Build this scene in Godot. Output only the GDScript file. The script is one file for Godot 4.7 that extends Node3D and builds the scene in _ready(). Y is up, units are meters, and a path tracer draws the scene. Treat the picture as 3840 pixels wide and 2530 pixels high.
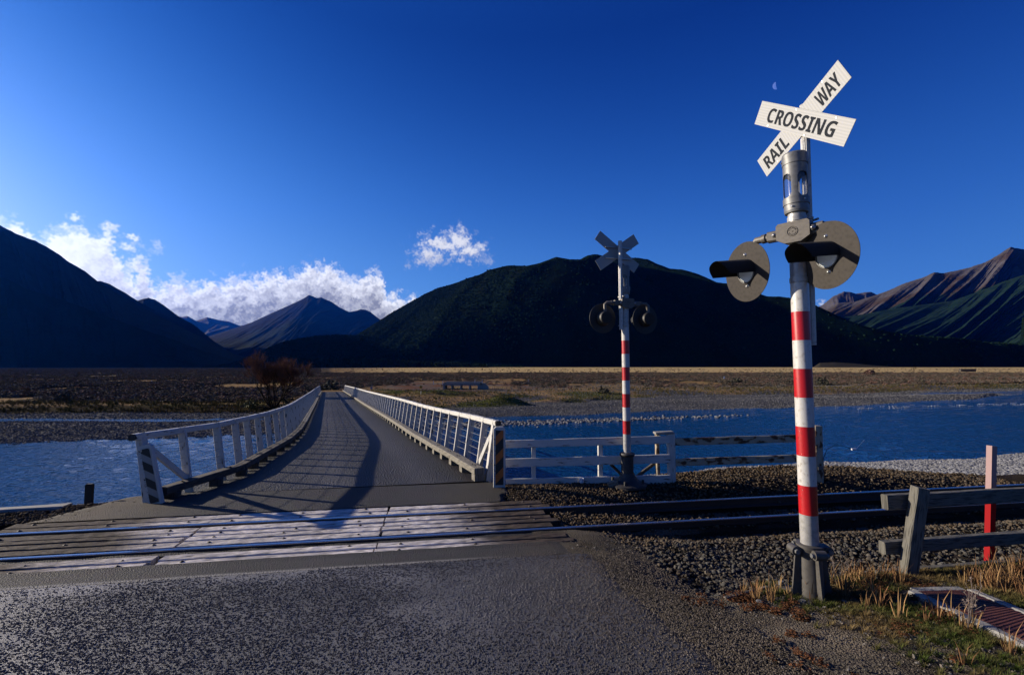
extends Node3D
# A single-lane bridge over a braided river, seen across a railway level crossing on a clear winter day.
# Metres, y up. y = 0 is the top of the rails; the camera stands on the rising road, 2.4 m above them.

const SUN_TO := Vector3(-0.926, 0.284, -0.248)
const EXPOSURE := 2.0
const TONE := 0.70                             # all base colours lie this much below the first estimate
const TRACK_O := Vector3(0, 0, -7.36)          # middle of the track, straight ahead
const TRACK_T := Vector3(0.98816, 0, -0.15342) # along the track, to the right
const TRACK_N := Vector3(0.15342, 0, 0.98816)  # across the track, towards the camera
const BR_A := Vector3(-0.78, 0, -9.62)         # near end of the bridge's right kerb
const BR_U := Vector3(-0.3754, 0, -0.9269)     # along the bridge
const BR_L := Vector3(-0.9269, 0, 0.3754)      # across the bridge, to the left
const BR_LEN := 89.0
const WATER_Y := -3.6

const RIDGE_NEAR_LEFT := [Vector3(-4046,495,-1500), Vector3(-2511,368,-1500), Vector3(-1705,298,-1500), Vector3(-1697,291,-1520), Vector3(-1661,262,-1550), Vector3(-1621,244,-1600), Vector3(-1566,215,-1650), Vector3(-1513,185,-1700), Vector3(-1453,146,-1780), Vector3(-1383,108,-1860), Vector3(-1308,61,-1950), Vector3(-1251,30,-2050), Vector3(-1182,6,-2150)]
const RIDGE_LEFT := [Vector3(-5200,500,-900), Vector3(-4600,880,-1500), Vector3(-4200,1180,-2050), Vector3(-3700,1080,-2350), Vector3(-3434,940,-3000), Vector3(-3446,930,-3064), Vector3(-3439,911,-3129), Vector3(-3399,890,-3193), Vector3(-3377,864,-3257), Vector3(-3335,811,-3321), Vector3(-3339,781,-3386), Vector3(-3273,724,-3450), Vector3(-3236,660,-3514), Vector3(-3144,577,-3579), Vector3(-2983,472,-3643), Vector3(-2762,346,-3707), Vector3(-2533,216,-3771), Vector3(-2342,100,-3836), Vector3(-2193,55,-3900)]  # unseen first points, beyond the left edge, raised to shade the low hill
const RIDGE_LEFT_BACK := [Vector3(-4376,976,-4300), Vector3(-4226,895,-4367), Vector3(-4083,832,-4433), Vector3(-4112,847,-4500), Vector3(-4083,830,-4567), Vector3(-4073,802,-4633), Vector3(-4027,757,-4700), Vector3(-3953,686,-4767), Vector3(-3841,602,-4833), Vector3(-3653,492,-4900)]
const RIDGE_HUMP := [Vector3(-4634,673,-5200), Vector3(-4495,718,-5255), Vector3(-4403,764,-5309), Vector3(-4385,795,-5364), Vector3(-4365,817,-5418), Vector3(-4329,801,-5473), Vector3(-4262,742,-5527), Vector3(-4110,607,-5582), Vector3(-3956,511,-5636), Vector3(-3740,311,-5691), Vector3(-3508,156,-5745), Vector3(-3331,81,-5800)]
const RIDGE_VALLEY := [Vector3(-8474,1314,-11000), Vector3(-8086,1187,-11056), Vector3(-7967,1220,-11111), Vector3(-7787,1105,-11167), Vector3(-7561,1205,-11222), Vector3(-7324,1143,-11278), Vector3(-7086,1108,-11333), Vector3(-6844,1003,-11389), Vector3(-6522,1063,-11444), Vector3(-6225,1152,-11500)]
const RIDGE_PEAK := [Vector3(-5366,512,-8000), Vector3(-4987,637,-8000), Vector3(-4798,695,-8000), Vector3(-4608,762,-8000), Vector3(-4362,878,-8000), Vector3(-4173,965,-8000), Vector3(-3983,1052,-8000), Vector3(-3812,1130,-8000), Vector3(-3679,1198,-8000), Vector3(-3603,1252,-8000), Vector3(-3545,1237,-8000), Vector3(-3457,1198,-8000), Vector3(-3381,1211,-8000), Vector3(-3312,1178,-8000), Vector3(-3196,1130,-8000), Vector3(-3039,1023,-8000), Vector3(-2883,950,-8000), Vector3(-2768,971,-8000), Vector3(-2673,1000,-8000), Vector3(-2596,990,-8000), Vector3(-2498,946,-8000), Vector3(-2401,868,-8000), Vector3(-2323,811,-8000), Vector3(-2109,666,-8000), Vector3(-1723,512,-8000)]
const RIDGE_RIGHT_CENTRE := [Vector3(-826,138,-2300), Vector3(-796,163,-2350), Vector3(-748,210,-2400), Vector3(-706,253,-2450), Vector3(-661,297,-2500), Vector3(-601,346,-2550), Vector3(-550,388,-2600), Vector3(-498,431,-2650), Vector3(-442,468,-2700), Vector3(-364,500,-2750), Vector3(-270,547,-2800), Vector3(-206,577,-2850), Vector3(-146,619,-2900), Vector3(-165,620,-2920), Vector3(-31,656,-2936), Vector3(97,657,-2951), Vector3(191,681,-2967), Vector3(293,723,-2982), Vector3(389,710,-2998), Vector3(457,714,-3013), Vector3(511,746,-3029), Vector3(565,757,-3044), Vector3(642,747,-3060), Vector3(750,743,-3076), Vector3(858,743,-3091), Vector3(938,737,-3107), Vector3(1010,709,-3122), Vector3(1098,680,-3138), Vector3(1194,676,-3153), Vector3(1307,649,-3169), Vector3(1450,590,-3184), Vector3(1534,584,-3200), Vector3(1814,492,-3200), Vector3(1901,495,-3217), Vector3(2003,485,-3233), Vector3(2130,460,-3250), Vector3(2257,407,-3267), Vector3(2407,338,-3283), Vector3(2575,284,-3300), Vector3(2746,250,-3317), Vector3(2918,227,-3333), Vector3(3092,216,-3350), Vector3(3269,209,-3367), Vector3(3526,177,-3383), Vector3(3829,162,-3400)]
const RIDGE_LOW_HILL := [Vector3(-1190,-3,-1750), Vector3(-1090,9,-1756), Vector3(-1031,30,-1762), Vector3(-984,54,-1768), Vector3(-925,83,-1774), Vector3(-873,101,-1779), Vector3(-812,112,-1785), Vector3(-764,120,-1791), Vector3(-710,123,-1797), Vector3(-648,124,-1803), Vector3(-598,122,-1809), Vector3(-521,111,-1815), Vector3(-436,105,-1821), Vector3(-349,97,-1826), Vector3(-263,86,-1832), Vector3(-175,71,-1838), Vector3(-65,49,-1844), Vector3(45,23,-1850)]
const RIDGE_RIGHT := [Vector3(3947,561,-6200), Vector3(4253,756,-6200), Vector3(4481,861,-6200), Vector3(4706,876,-6200), Vector3(5009,974,-6200), Vector3(5161,1027,-6200), Vector3(5376,1125,-6200), Vector3(5665,1215,-6200), Vector3(5819,1287,-6200), Vector3(5938,1276,-6200), Vector3(6075,1299,-6200), Vector3(6303,1352,-6200), Vector3(6517,1420,-6200), Vector3(6688,1511,-6200), Vector3(6893,1641,-6200), Vector3(6967,1626,-6200), Vector3(7074,1606,-6200), Vector3(7441,1527,-6200), Vector3(7895,1572,-6200), Vector3(8634,1420,-6200), Vector3(9839,1466,-6200)]
const RIDGE_RIGHT_FRONT := [Vector3(3429,598,-5000), Vector3(3667,538,-5000), Vector3(3909,574,-5000), Vector3(4152,622,-5000), Vector3(4515,671,-5000), Vector3(4879,719,-5000), Vector3(5187,828,-5000), Vector3(5435,926,-5000), Vector3(5685,1011,-5000), Vector3(6118,1183,-5000), Vector3(6968,1207,-5000), Vector3(7935,1183,-5000)]
const RIDGE_FAR_RIGHT := [Vector3(5958,1118,-9000), Vector3(6178,1205,-9000), Vector3(6402,1380,-9000), Vector3(6623,1478,-9000), Vector3(6753,1467,-9000), Vector3(6860,1435,-9000), Vector3(7057,1467,-9000), Vector3(7166,1472,-9000), Vector3(7272,1419,-9000), Vector3(7595,1380,-9000), Vector3(8137,1380,-9000)]
const RIDGE_TERRACE := [Vector3(1544,30,-1900), Vector3(1577,42,-1900), Vector3(1659,44,-1900), Vector3(1794,37,-1900), Vector3(1908,45,-1900), Vector3(2022,46,-1900), Vector3(2136,44,-1900), Vector3(2430,42,-1900)]
const RIDGE_TERRACE_LOW := [Vector3(996,1,-1500), Vector3(1014,12,-1500), Vector3(1065,14,-1500), Vector3(1129,10,-1500), Vector3(1200,3,-1500), Vector3(1272,-2,-1500)]
const CLOUD_TOP := [[-51.2,12.4], [-49.5,11.9], [-48.5,11.5], [-47.9,11.7], [-47.4,11.2], [-46.7,10.8], [-46.1,10.9], [-45.7,11.7], [-44.9,12.2], [-44.2,12.4], [-44.1,12.0], [-43.3,12.2], [-42.1,12.2], [-41.7,11.7], [-41.5,10.8], [-41.0,10.3], [-40.9,9.3], [-40.3,9.7], [-39.9,7.9], [-39.7,8.6], [-39.7,9.9], [-39.1,9.4], [-38.6,7.6], [-37.7,8.0], [-37.1,8.6], [-36.4,8.4], [-34.7,8.3], [-33.6,9.0], [-33.1,8.6], [-31.7,9.1], [-30.9,9.8], [-30.8,9.8], [-30.1,9.2], [-28.7,10.0], [-27.4,10.3], [-26.0,9.9], [-24.7,11.2], [-24.0,11.6], [-23.3,11.2], [-21.6,11.6], [-21.1,10.7], [-19.3,10.1], [-18.1,10.7], [-16.4,11.1], [-15.7,9.4], [-15.6,8.6], [-13.5,8.1], [-12.3,8.3], [-11.4,7.5], [-9.5,5.1]]
const CLOUD_PUFFS := [[-44.43,13.26,0.43,0.25,0.80], [-42.02,12.82,0.48,0.34,1.00], [-40.41,12.34,0.41,0.22,0.90], [-38.38,11.87,0.29,0.46,0.80], [-39.43,10.55,0.42,0.23,0.70], [-40.53,11.41,0.73,0.37,0.95], [-47.86,11.52,0.44,0.36,1.00], [-46.29,11.39,0.27,0.19,0.40], [-39.56,9.58,0.67,0.52,1.00], [-10.15,13.60,1.76,0.78,1.00], [-8.95,14.83,1.77,1.04,1.10], [-7.04,15.42,1.51,1.04,1.10], [-5.66,14.41,1.52,1.05,1.10], [-11.48,12.89,0.80,0.34,0.80], [-12.93,12.15,0.53,0.23,0.35], [-3.38,13.13,0.69,0.45,0.40], [34.33,6.52,0.28,0.16,0.60]]


var rng := RandomNumberGenerator.new()
var names := {}
var M := {}
var na := FastNoiseLite.new()   # broad noise
var nb := FastNoiseLite.new()   # ridged noise
var nc := FastNoiseLite.new()   # fine noise

# ------------------------------------------------------------------ helpers
func numbered(called: String) -> String:
	var n: int = names.get(called, 0)
	names[called] = n + 1
	return called if n == 0 else "%s_%03d" % [called, n]

func mb() -> SurfaceTool:
	var st := SurfaceTool.new()
	st.begin(Mesh.PRIMITIVE_TRIANGLES)
	st.set_smooth_group(0xFFFFFFFF)
	st.set_uv(Vector2.ZERO)
	return st

func mesh_of(st: SurfaceTool) -> ArrayMesh:
	st.generate_normals()
	return st.commit()

func put(called: String, mesh: Mesh, m: Material, parent: Node = null) -> MeshInstance3D:
	var o := MeshInstance3D.new()
	o.mesh = mesh
	o.material_override = m
	if parent == null:
		o.name = numbered(called)
		add_child(o)
	else:
		o.name = called
		parent.add_child(o, true)
	return o

func obj(called: String, st: SurfaceTool, m: Material, parent: Node = null) -> MeshInstance3D:
	return put(called, mesh_of(st), m, parent)

func thing(called: String, label: String, category: String, at := Vector3.ZERO, group := "") -> Node3D:
	var o := Node3D.new()
	o.name = numbered(called)
	add_child(o)
	o.position = at
	return tag(o, label, category, group)

func tag(o: Node3D, label: String, category: String, group := "") -> Node3D:
	o.set_meta("label", label)
	o.set_meta("category", category)
	if group != "":
		o.set_meta("group", group)
	return o

func structure(o: Node3D, label := "", category := "") -> Node3D:
	o.set_meta("kind", "structure")
	if label != "":
		o.set_meta("label", label)
	if category != "":
		o.set_meta("category", category)
	return o

func tri(st: SurfaceTool, a: Vector3, b: Vector3, c: Vector3) -> void:
	st.add_vertex(a); st.add_vertex(b); st.add_vertex(c)

func quad(st: SurfaceTool, a: Vector3, b: Vector3, c: Vector3, d: Vector3) -> void:   # clockwise seen from outside
	tri(st, a, b, c); tri(st, a, c, d)

func frame(dir: Vector3, up := Vector3.UP) -> Basis:   # x along dir, y as near up as it can be
	var x := dir.normalized()
	if absf(x.dot(up)) > 0.99:
		up = Vector3.FORWARD
	var z := x.cross(up).normalized()
	return Basis(x, z.cross(x), z)

# A sawn or cast piece along local x: chamfered section swept in steps, ends closed, with uneven faces if asked.
func timber(st: SurfaceTool, xf: Transform3D, length: float, h: float, w: float, ch := 0.006, steps := 1, jit := 0.0, col = null) -> void:
	var sec := [Vector2(-h/2+ch,-w/2), Vector2(h/2-ch,-w/2), Vector2(h/2,-w/2+ch), Vector2(h/2,w/2-ch), Vector2(h/2-ch,w/2), Vector2(-h/2+ch,w/2), Vector2(-h/2,w/2-ch), Vector2(-h/2,-w/2+ch)]
	var per := [0.0]
	for k in 8:
		per.append(per[k] + (sec[(k+1) % 8] - sec[k]).length())
	var u0 := rng.randf() * 9.0
	var v0 := rng.randf() * 9.0
	var rings := []
	for i in steps + 1:
		var ring := []
		var x := -length/2 + length*i/steps
		var end := (i == 0 or i == steps)
		for s in sec:
			var j := Vector2(rng.randf_range(-jit, jit), rng.randf_range(-jit, jit))
			ring.append(Vector3(x + (rng.randf_range(-jit, jit) * 1.5 if end else 0.0), s.x + j.x, s.y + j.y))
		rings.append(ring)
	st.set_smooth_group(0xFFFFFFFF)
	for i in steps:
		for k in 8:
			var q := (k + 1) % 8
			var P := [rings[i][k], rings[i+1][k], rings[i+1][q], rings[i][q]]
			var UV := [Vector2(P[0].x + u0, per[k] + v0), Vector2(P[1].x + u0, per[k] + v0), Vector2(P[2].x + u0, per[k+1] + v0), Vector2(P[3].x + u0, per[k+1] + v0)]
			for n in [0, 1, 2, 0, 2, 3]:
				if col != null:
					st.set_color(col.call(xf * (P[n] as Vector3)))
				st.set_uv(UV[n])
				st.add_vertex(xf * (P[n] as Vector3))
	for e in [0, steps]:
		var c := Vector3(-length/2 + length*e/steps, 0, 0)
		for k in 8:
			var a: Vector3 = rings[e][k]
			var b: Vector3 = rings[e][(k+1) % 8]
			var T := [c, b, a] if e == steps else [c, a, b]
			for p in T:
				if col != null:
					st.set_color(col.call(xf * (p as Vector3)))
				st.set_uv(Vector2(p.y * 0.1 + u0, p.z + v0))
				st.add_vertex(xf * (p as Vector3))

func box(st: SurfaceTool, c: Vector3, s: Vector3, b := Basis(), ch := 0.004) -> void:
	timber(st, Transform3D(b, c), s.x, s.y, s.z, minf(ch, minf(s.y, s.z) * 0.3))

func beam(st: SurfaceTool, p: Vector3, q: Vector3, h: float, w: float, ch := 0.006, steps := 1, jit := 0.0, col = null, up := Vector3.UP) -> void:
	timber(st, Transform3D(frame(q - p, up), (p + q) / 2), (q - p).length(), h, w, ch, steps, jit, col)

func tube(st: SurfaceTool, pts: Array, radii: Array, sides := 8, caps := true) -> void:
	st.set_smooth_group(0)
	var rings := []
	var prev := Vector3.UP
	for i in pts.size():
		var d: Vector3 = (pts[mini(i+1, pts.size()-1)] - pts[maxi(i-1, 0)]).normalized()
		var up := prev if absf(d.dot(prev)) < 0.95 else (Vector3.RIGHT if absf(d.x) < 0.9 else Vector3.FORWARD)
		var z := d.cross(up).normalized()
		var y := z.cross(d)
		prev = y
		var ring := []
		for k in sides:
			var t := TAU*k/sides
			ring.append(pts[i] + (y*cos(t) + z*sin(t)) * radii[mini(i, radii.size()-1)])
		rings.append(ring)
	for i in pts.size() - 1:
		for k in sides:
			var q := (k+1) % sides
			quad(st, rings[i][k], rings[i+1][k], rings[i+1][q], rings[i][q])
	if caps:
		st.set_smooth_group(0xFFFFFFFF)
		for k in sides:
			tri(st, pts[0], rings[0][(k+1) % sides], rings[0][k])
			tri(st, pts[-1], rings[-1][k], rings[-1][(k+1) % sides])

func rod(st: SurfaceTool, a: Vector3, b: Vector3, r: float, sides := 8) -> void:
	tube(st, [a, b], [r, r], sides)

func lathe(st: SurfaceTool, prof: Array, sides := 24, xf := Transform3D(), smooth := false) -> void:   # prof of (radius, height), from below
	for i in prof.size() - 1:
		st.set_smooth_group(0 if smooth else i + 10)
		var a: Vector2 = prof[i]
		var b: Vector2 = prof[i+1]
		for k in sides:
			var t := TAU*k/sides
			var u := TAU*(k+1)/sides
			var p := [Vector3(a.x*cos(t), a.y, a.x*sin(t)), Vector3(a.x*cos(u), a.y, a.x*sin(u)), Vector3(b.x*cos(u), b.y, b.x*sin(u)), Vector3(b.x*cos(t), b.y, b.x*sin(t))]
			if a.x > 1e-5:
				tri(st, xf*p[0], xf*p[1], xf*p[2])
			if b.x > 1e-5:
				tri(st, xf*p[0], xf*p[2], xf*p[3])

func prism(st: SurfaceTool, poly: Array, depth: float, xf: Transform3D) -> void:   # poly counter-clockwise in xy, from z = 0 to z = -depth
	st.set_smooth_group(0xFFFFFFFF)
	var pv := PackedVector2Array(poly)
	var idx := Geometry2D.triangulate_polygon(pv)
	for i in range(0, idx.size(), 3):
		var a := pv[idx[i]]; var b := pv[idx[i+1]]; var c := pv[idx[i+2]]
		if (b - a).cross(c - a) > 0:
			var s := b; b = c; c = s
		st.set_uv(a); st.add_vertex(xf * Vector3(a.x, a.y, 0))
		st.set_uv(b); st.add_vertex(xf * Vector3(b.x, b.y, 0))
		st.set_uv(c); st.add_vertex(xf * Vector3(c.x, c.y, 0))
		st.set_uv(a); st.add_vertex(xf * Vector3(a.x, a.y, -depth))
		st.set_uv(c); st.add_vertex(xf * Vector3(c.x, c.y, -depth))
		st.set_uv(b); st.add_vertex(xf * Vector3(b.x, b.y, -depth))
	for i in pv.size():
		var a := pv[i]; var b := pv[(i+1) % pv.size()]
		quad(st, xf*Vector3(a.x, a.y, 0), xf*Vector3(b.x, b.y, 0), xf*Vector3(b.x, b.y, -depth), xf*Vector3(a.x, a.y, -depth))

# A sheet of nx by nz points from a function (i, k) -> [position, colour].
func grid(nx: int, nz: int, f: Callable) -> ArrayMesh:
	var v := PackedVector3Array(); var c := PackedColorArray(); var nn := PackedVector3Array(); var ix := PackedInt32Array()
	v.resize(nx*nz); c.resize(nx*nz); nn.resize(nx*nz)
	for k in nz:
		for i in nx:
			var r: Array = f.call(i, k)
			v[k*nx+i] = r[0]; c[k*nx+i] = Color(r[1].r*TONE, r[1].g*TONE, r[1].b*TONE)
	for k in nz:
		for i in nx:
			var du := v[k*nx + mini(i+1, nx-1)] - v[k*nx + maxi(i-1, 0)]
			var dv := v[mini(k+1, nz-1)*nx + i] - v[maxi(k-1, 0)*nx + i]
			var n := du.cross(dv).normalized()
			nn[k*nx+i] = n if n.y >= 0.0 else -n
	var flip: bool = (v[1] - v[0]).cross(v[nx] - v[0]).y > 0
	ix.resize((nx-1)*(nz-1)*6)
	var at := 0
	for k in nz - 1:
		for i in nx - 1:
			var a := k*nx+i
			var q := [a, a+1, a+nx+1, a, a+nx+1, a+nx]
			if flip:
				q = [a, a+nx+1, a+1, a, a+nx, a+nx+1]
			for n in 6:
				ix[at+n] = q[n]
			at += 6
	var arr := []
	arr.resize(Mesh.ARRAY_MAX)
	arr[Mesh.ARRAY_VERTEX] = v; arr[Mesh.ARRAY_NORMAL] = nn; arr[Mesh.ARRAY_COLOR] = c; arr[Mesh.ARRAY_INDEX] = ix
	var am := ArrayMesh.new()
	am.add_surface_from_arrays(Mesh.PRIMITIVE_TRIANGLES, arr)
	return am

func scatter(called: String, mesh: Mesh, m: Material, where: Array, cols: Array, label: String, category := "") -> MultiMeshInstance3D:
	var mm := MultiMesh.new()
	mm.transform_format = MultiMesh.TRANSFORM_3D
	mm.use_colors = true
	mm.mesh = mesh
	mm.instance_count = where.size()
	for i in where.size():
		mm.set_instance_transform(i, where[i])
		mm.set_instance_color(i, Color(cols[i].r*TONE, cols[i].g*TONE, cols[i].b*TONE))
	var o := MultiMeshInstance3D.new()
	o.multimesh = mm
	o.material_override = m
	o.name = numbered(called)
	add_child(o)
	o.set_meta("kind", "stuff")
	o.set_meta("label", label)
	if category != "":
		o.set_meta("category", category)
	return o

func lin(r: float, g: float, b: float) -> Color:
	return Color(r, g, b).linear_to_srgb()

func tex(freq: float, kind: int, ramp: Array, size := 512, oct := 5, as_normal := 0.0, fseed := 1) -> NoiseTexture2D:
	var n := FastNoiseLite.new()
	n.noise_type = kind
	n.frequency = freq
	n.fractal_octaves = oct
	n.seed = fseed
	if kind == FastNoiseLite.TYPE_CELLULAR:
		n.cellular_return_type = FastNoiseLite.RETURN_DISTANCE
	var t := NoiseTexture2D.new()
	t.width = size; t.height = size
	t.seamless = true
	t.noise = n
	if as_normal > 0.0:
		t.as_normal_map = true
		t.bump_strength = as_normal
	elif ramp.size():
		var g := Gradient.new()
		g.offsets = PackedFloat32Array()
		var off := PackedFloat32Array(); var cs := PackedColorArray()
		for r in ramp:
			off.append(r[0]); cs.append(r[1])
		g.offsets = off; g.colors = cs
		t.color_ramp = g
	return t

func mat(called: String, c: Color, rough := 0.8, metal := 0.0, vc := false) -> StandardMaterial3D:
	var m := StandardMaterial3D.new()
	m.resource_name = called
	var l := c.srgb_to_linear()
	m.albedo_color = c if vc else Color(Color(l.r*TONE, l.g*TONE, l.b*TONE).linear_to_srgb(), c.a)
	m.roughness = rough
	m.metallic = metal
	m.vertex_color_use_as_albedo = vc
	M[called] = m
	return m

func skin(m: StandardMaterial3D, colour: Texture2D, nrm: Texture2D, scale: Vector3, strength := 1.0, tri_world := false) -> void:
	m.albedo_texture = colour
	if nrm:
		m.normal_enabled = true
		m.normal_texture = nrm
		m.normal_scale = strength
	m.uv1_scale = scale
	if tri_world:
		m.uv1_triplanar = true
		m.uv1_world_triplanar = true

func track(a: float, b: float, y := 0.0) -> Vector3:
	return TRACK_O + TRACK_T*a + TRACK_N*b + Vector3(0, y, 0)

func smooth(a: float, b: float, x: float) -> float:
	var t := clampf((x - a) / (b - a), 0.0, 1.0)
	return t*t*(3.0 - 2.0*t)

# ------------------------------------------------------------------ heights
func deck_y(s: float) -> float:
	var pts := [[0.0, 0.0], [2.0, -0.06], [4.5, -0.165], [7.2, -0.27], [10.5, -0.35], [14.3, -0.45], [24.9, -0.80], [34.8, -1.12], [44.8, -1.40], [54.0, -1.68], [89.6, -2.78], [120.0, -2.9]]
	if s <= 0.0:
		return 0.0
	for i in pts.size() - 1:
		if s <= pts[i+1][0]:
			return lerpf(pts[i][1], pts[i+1][1], (s - pts[i][0]) / (pts[i+1][0] - pts[i][0]))
	return -2.9

func kerb_w(s: float) -> float:      # distance of the left kerb from the right one
	var pts := [[-1.0, 6.2], [0.94, 5.38], [1.5, 5.06], [2.19, 4.76], [3.08, 4.51], [5.0, 4.33], [7.4, 4.0], [10.0, 3.78], [13.0, 3.71], [200.0, 3.71]]
	for i in pts.size() - 1:
		if s <= pts[i+1][0]:
			return lerpf(pts[i][1], pts[i+1][1], (s - pts[i][0]) / (pts[i+1][0] - pts[i][0]))
	return 3.71

func bridge(s: float, w: float, y := 0.0) -> Vector3:
	return BR_A + BR_U*s + BR_L*w + Vector3(0, deck_y(s) + y, 0)

func road_y(b: float) -> float:
	return maxf(0.0, b - 1.15) * 0.125

func ballast_y(a: float, b: float) -> float:
	var n := na.get_noise_2d(a*40.0, b*40.0) * 0.03
	var y := -0.105
	if b > 0.62:
		y = lerpf(-0.07 - 0.17*smooth(0.9, 3.0, a)*smooth(1.3, 0.7, b), -0.16, smooth(0.9, 2.4, b))
		y = lerpf(y, 0.16, smooth(2.55, 3.15, b))
	elif b < -0.55:
		var crest := -0.02 + 0.12*smooth(3.0, 6.0, a) - 0.42*smooth(6.5, 13.0, a)
		y = lerpf(-0.13 - 0.10*smooth(0.9, 3.0, a), crest, smooth(-0.6, -1.5, b))
		if b < -2.3:
			y = lerpf(crest, crest - 3.6, clampf((-2.3 - b) / 6.5, 0.0, 1.0))
	elif absf(b) < 0.4:
		y = -0.085 - 0.15*smooth(0.9, 3.2, a)
	return y + n

# ------------------------------------------------------------------ sky
func sky_colour(d: Vector3) -> Vector3:   # clear winter air: darker overhead and away from the sun
	var e := pow(clampf(d.y - 0.1, 0.0, 0.5), 1.3)
	var g := exp(-rad_to_deg(acos(clampf(d.dot(SUN_TO.normalized()), -1, 1))) / 30.0)
	return Vector3(exp(-2.72 - 8.2*e + 5.5*g), exp(-1.42 - 5.5*e + 3.1*g), exp(-0.41 - 3.15*e + 1.5*g))

func cloud_top(az: float) -> float:
	for i in CLOUD_TOP.size() - 1:
		if az <= CLOUD_TOP[i+1][0]:
			return lerpf(CLOUD_TOP[i][1], CLOUD_TOP[i+1][1], clampf((az - CLOUD_TOP[i][0]) / (CLOUD_TOP[i+1][0] - CLOUD_TOP[i][0]), 0.0, 1.0))
	return 0.0

func make_sky() -> ImageTexture:
	var low := Image.create(512, 256, false, Image.FORMAT_RGBF)
	for y in 256:
		var el := PI/2 - (y + 0.5) / 256.0 * PI
		for x in 512:
			var az := ((x + 0.5) / 512.0 - 0.5) * TAU      # 0 straight ahead, to the right positive
			var c := sky_colour(Vector3(sin(az)*cos(el), sin(el), -cos(az)*cos(el)))
			low.set_pixel(x, y, Color(minf(c.x, 1.3), minf(c.y, 1.4), minf(c.z, 1.6)))
	low.resize(4096, 2048, Image.INTERPOLATE_CUBIC)
	var n := FastNoiseLite.new()
	n.seed = 11; n.frequency = 0.16; n.fractal_octaves = 6; n.fractal_gain = 0.47
	var w := FastNoiseLite.new()
	w.seed = 4; w.frequency = 0.35; w.fractal_octaves = 4
	var big := FastNoiseLite.new()
	big.seed = 9; big.frequency = 0.45; big.noise_type = FastNoiseLite.TYPE_CELLULAR; big.cellular_return_type = FastNoiseLite.RETURN_DISTANCE; big.fractal_type = FastNoiseLite.FRACTAL_NONE
	for py in range(780, 1024):
		var el := 90.0 - (py + 0.5) / 2048.0 * 180.0
		for px in range(1400, 2520):
			var az := ((px + 0.5) / 4096.0 - 0.5) * 360.0
			var wx := az + w.get_noise_2d(az*6.0, el*6.0) * 0.55
			var wy := el + w.get_noise_2d(az*6.0 + 90.0, el*6.0) * 0.5
			var f := n.get_noise_2d(wx*4.2, wy*5.4)
			var f2 := n.get_noise_2d((wx - 0.22)*4.2, (wy + 0.16)*5.4)     # the same cloud a little towards the sun
			var b := big.get_noise_2d(wx*2.2, wy*3.0)
			var d := 0.0
			var depth := 0.0
			if az < -8.0:
				depth = cloud_top(wx) - wy - 0.1
				d = smooth(-0.85, 0.75, depth + f*1.5 - (b + 0.6)*0.35)
			for p in CLOUD_PUFFS:
				var qx: float = (wx - p[0]) / (p[2]*1.25)
				var qy: float = (wy - p[1]) / (p[3]*1.25)
				var r := qx*qx + qy*qy
				if r < 8.0:
					d = maxf(d, smooth(0.9, -0.75, sqrt(r) - 0.55 - f*1.3) * p[4])
			if d <= 0.003:
				continue
			# thick bases are grey; edges and the sides towards the sun are white
			var shade := smooth(0.9, 4.0, depth + f*1.6 - b*0.6) * smooth(-46.0, -36.0, az)
			var relief := clampf((f2 - f)*0.9, -0.25, 0.35)
			var lit := lerpf(0.95 + 0.3*smooth(-36.0, -48.0, az), 0.36, clampf(shade*0.95, 0, 1)) - relief*0.75*smooth(0.3, 0.9, d)*smooth(-50.0, -36.0, az)
			if az > -14.0 and el > 11.0:
				lit = lerpf(0.92, 0.60, smooth(14.6, 12.6, el)*0.5 + clampf(relief*1.6, 0, 0.7))
			lit = clampf(lit, 0.28, 1.25)
			var c := Color(lit*0.99, lit, lit*1.005 + 0.012)
			var o := low.get_pixel(px, py)
			d = clampf(d, 0, 1)
			low.set_pixel(px, py, Color(lerpf(o.r, c.r, d), lerpf(o.g, c.g, d), lerpf(o.b, c.b, d)))
	# the values above are as seen; divide by the exposure
	var data := low.get_data().to_float32_array()
	for i in data.size():
		data[i] /= EXPOSURE
	# straight ahead lies at the panorama's left edge
	var mid := Image.create_from_data(4096, 2048, false, Image.FORMAT_RGBF, data.to_byte_array())
	var turned_round := Image.create(4096, 2048, false, Image.FORMAT_RGBF)
	turned_round.blit_rect(mid, Rect2i(2048, 0, 2048, 2048), Vector2i(0, 0))
	turned_round.blit_rect(mid, Rect2i(0, 0, 2048, 2048), Vector2i(2048, 0))
	return ImageTexture.create_from_image(turned_round)

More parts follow.
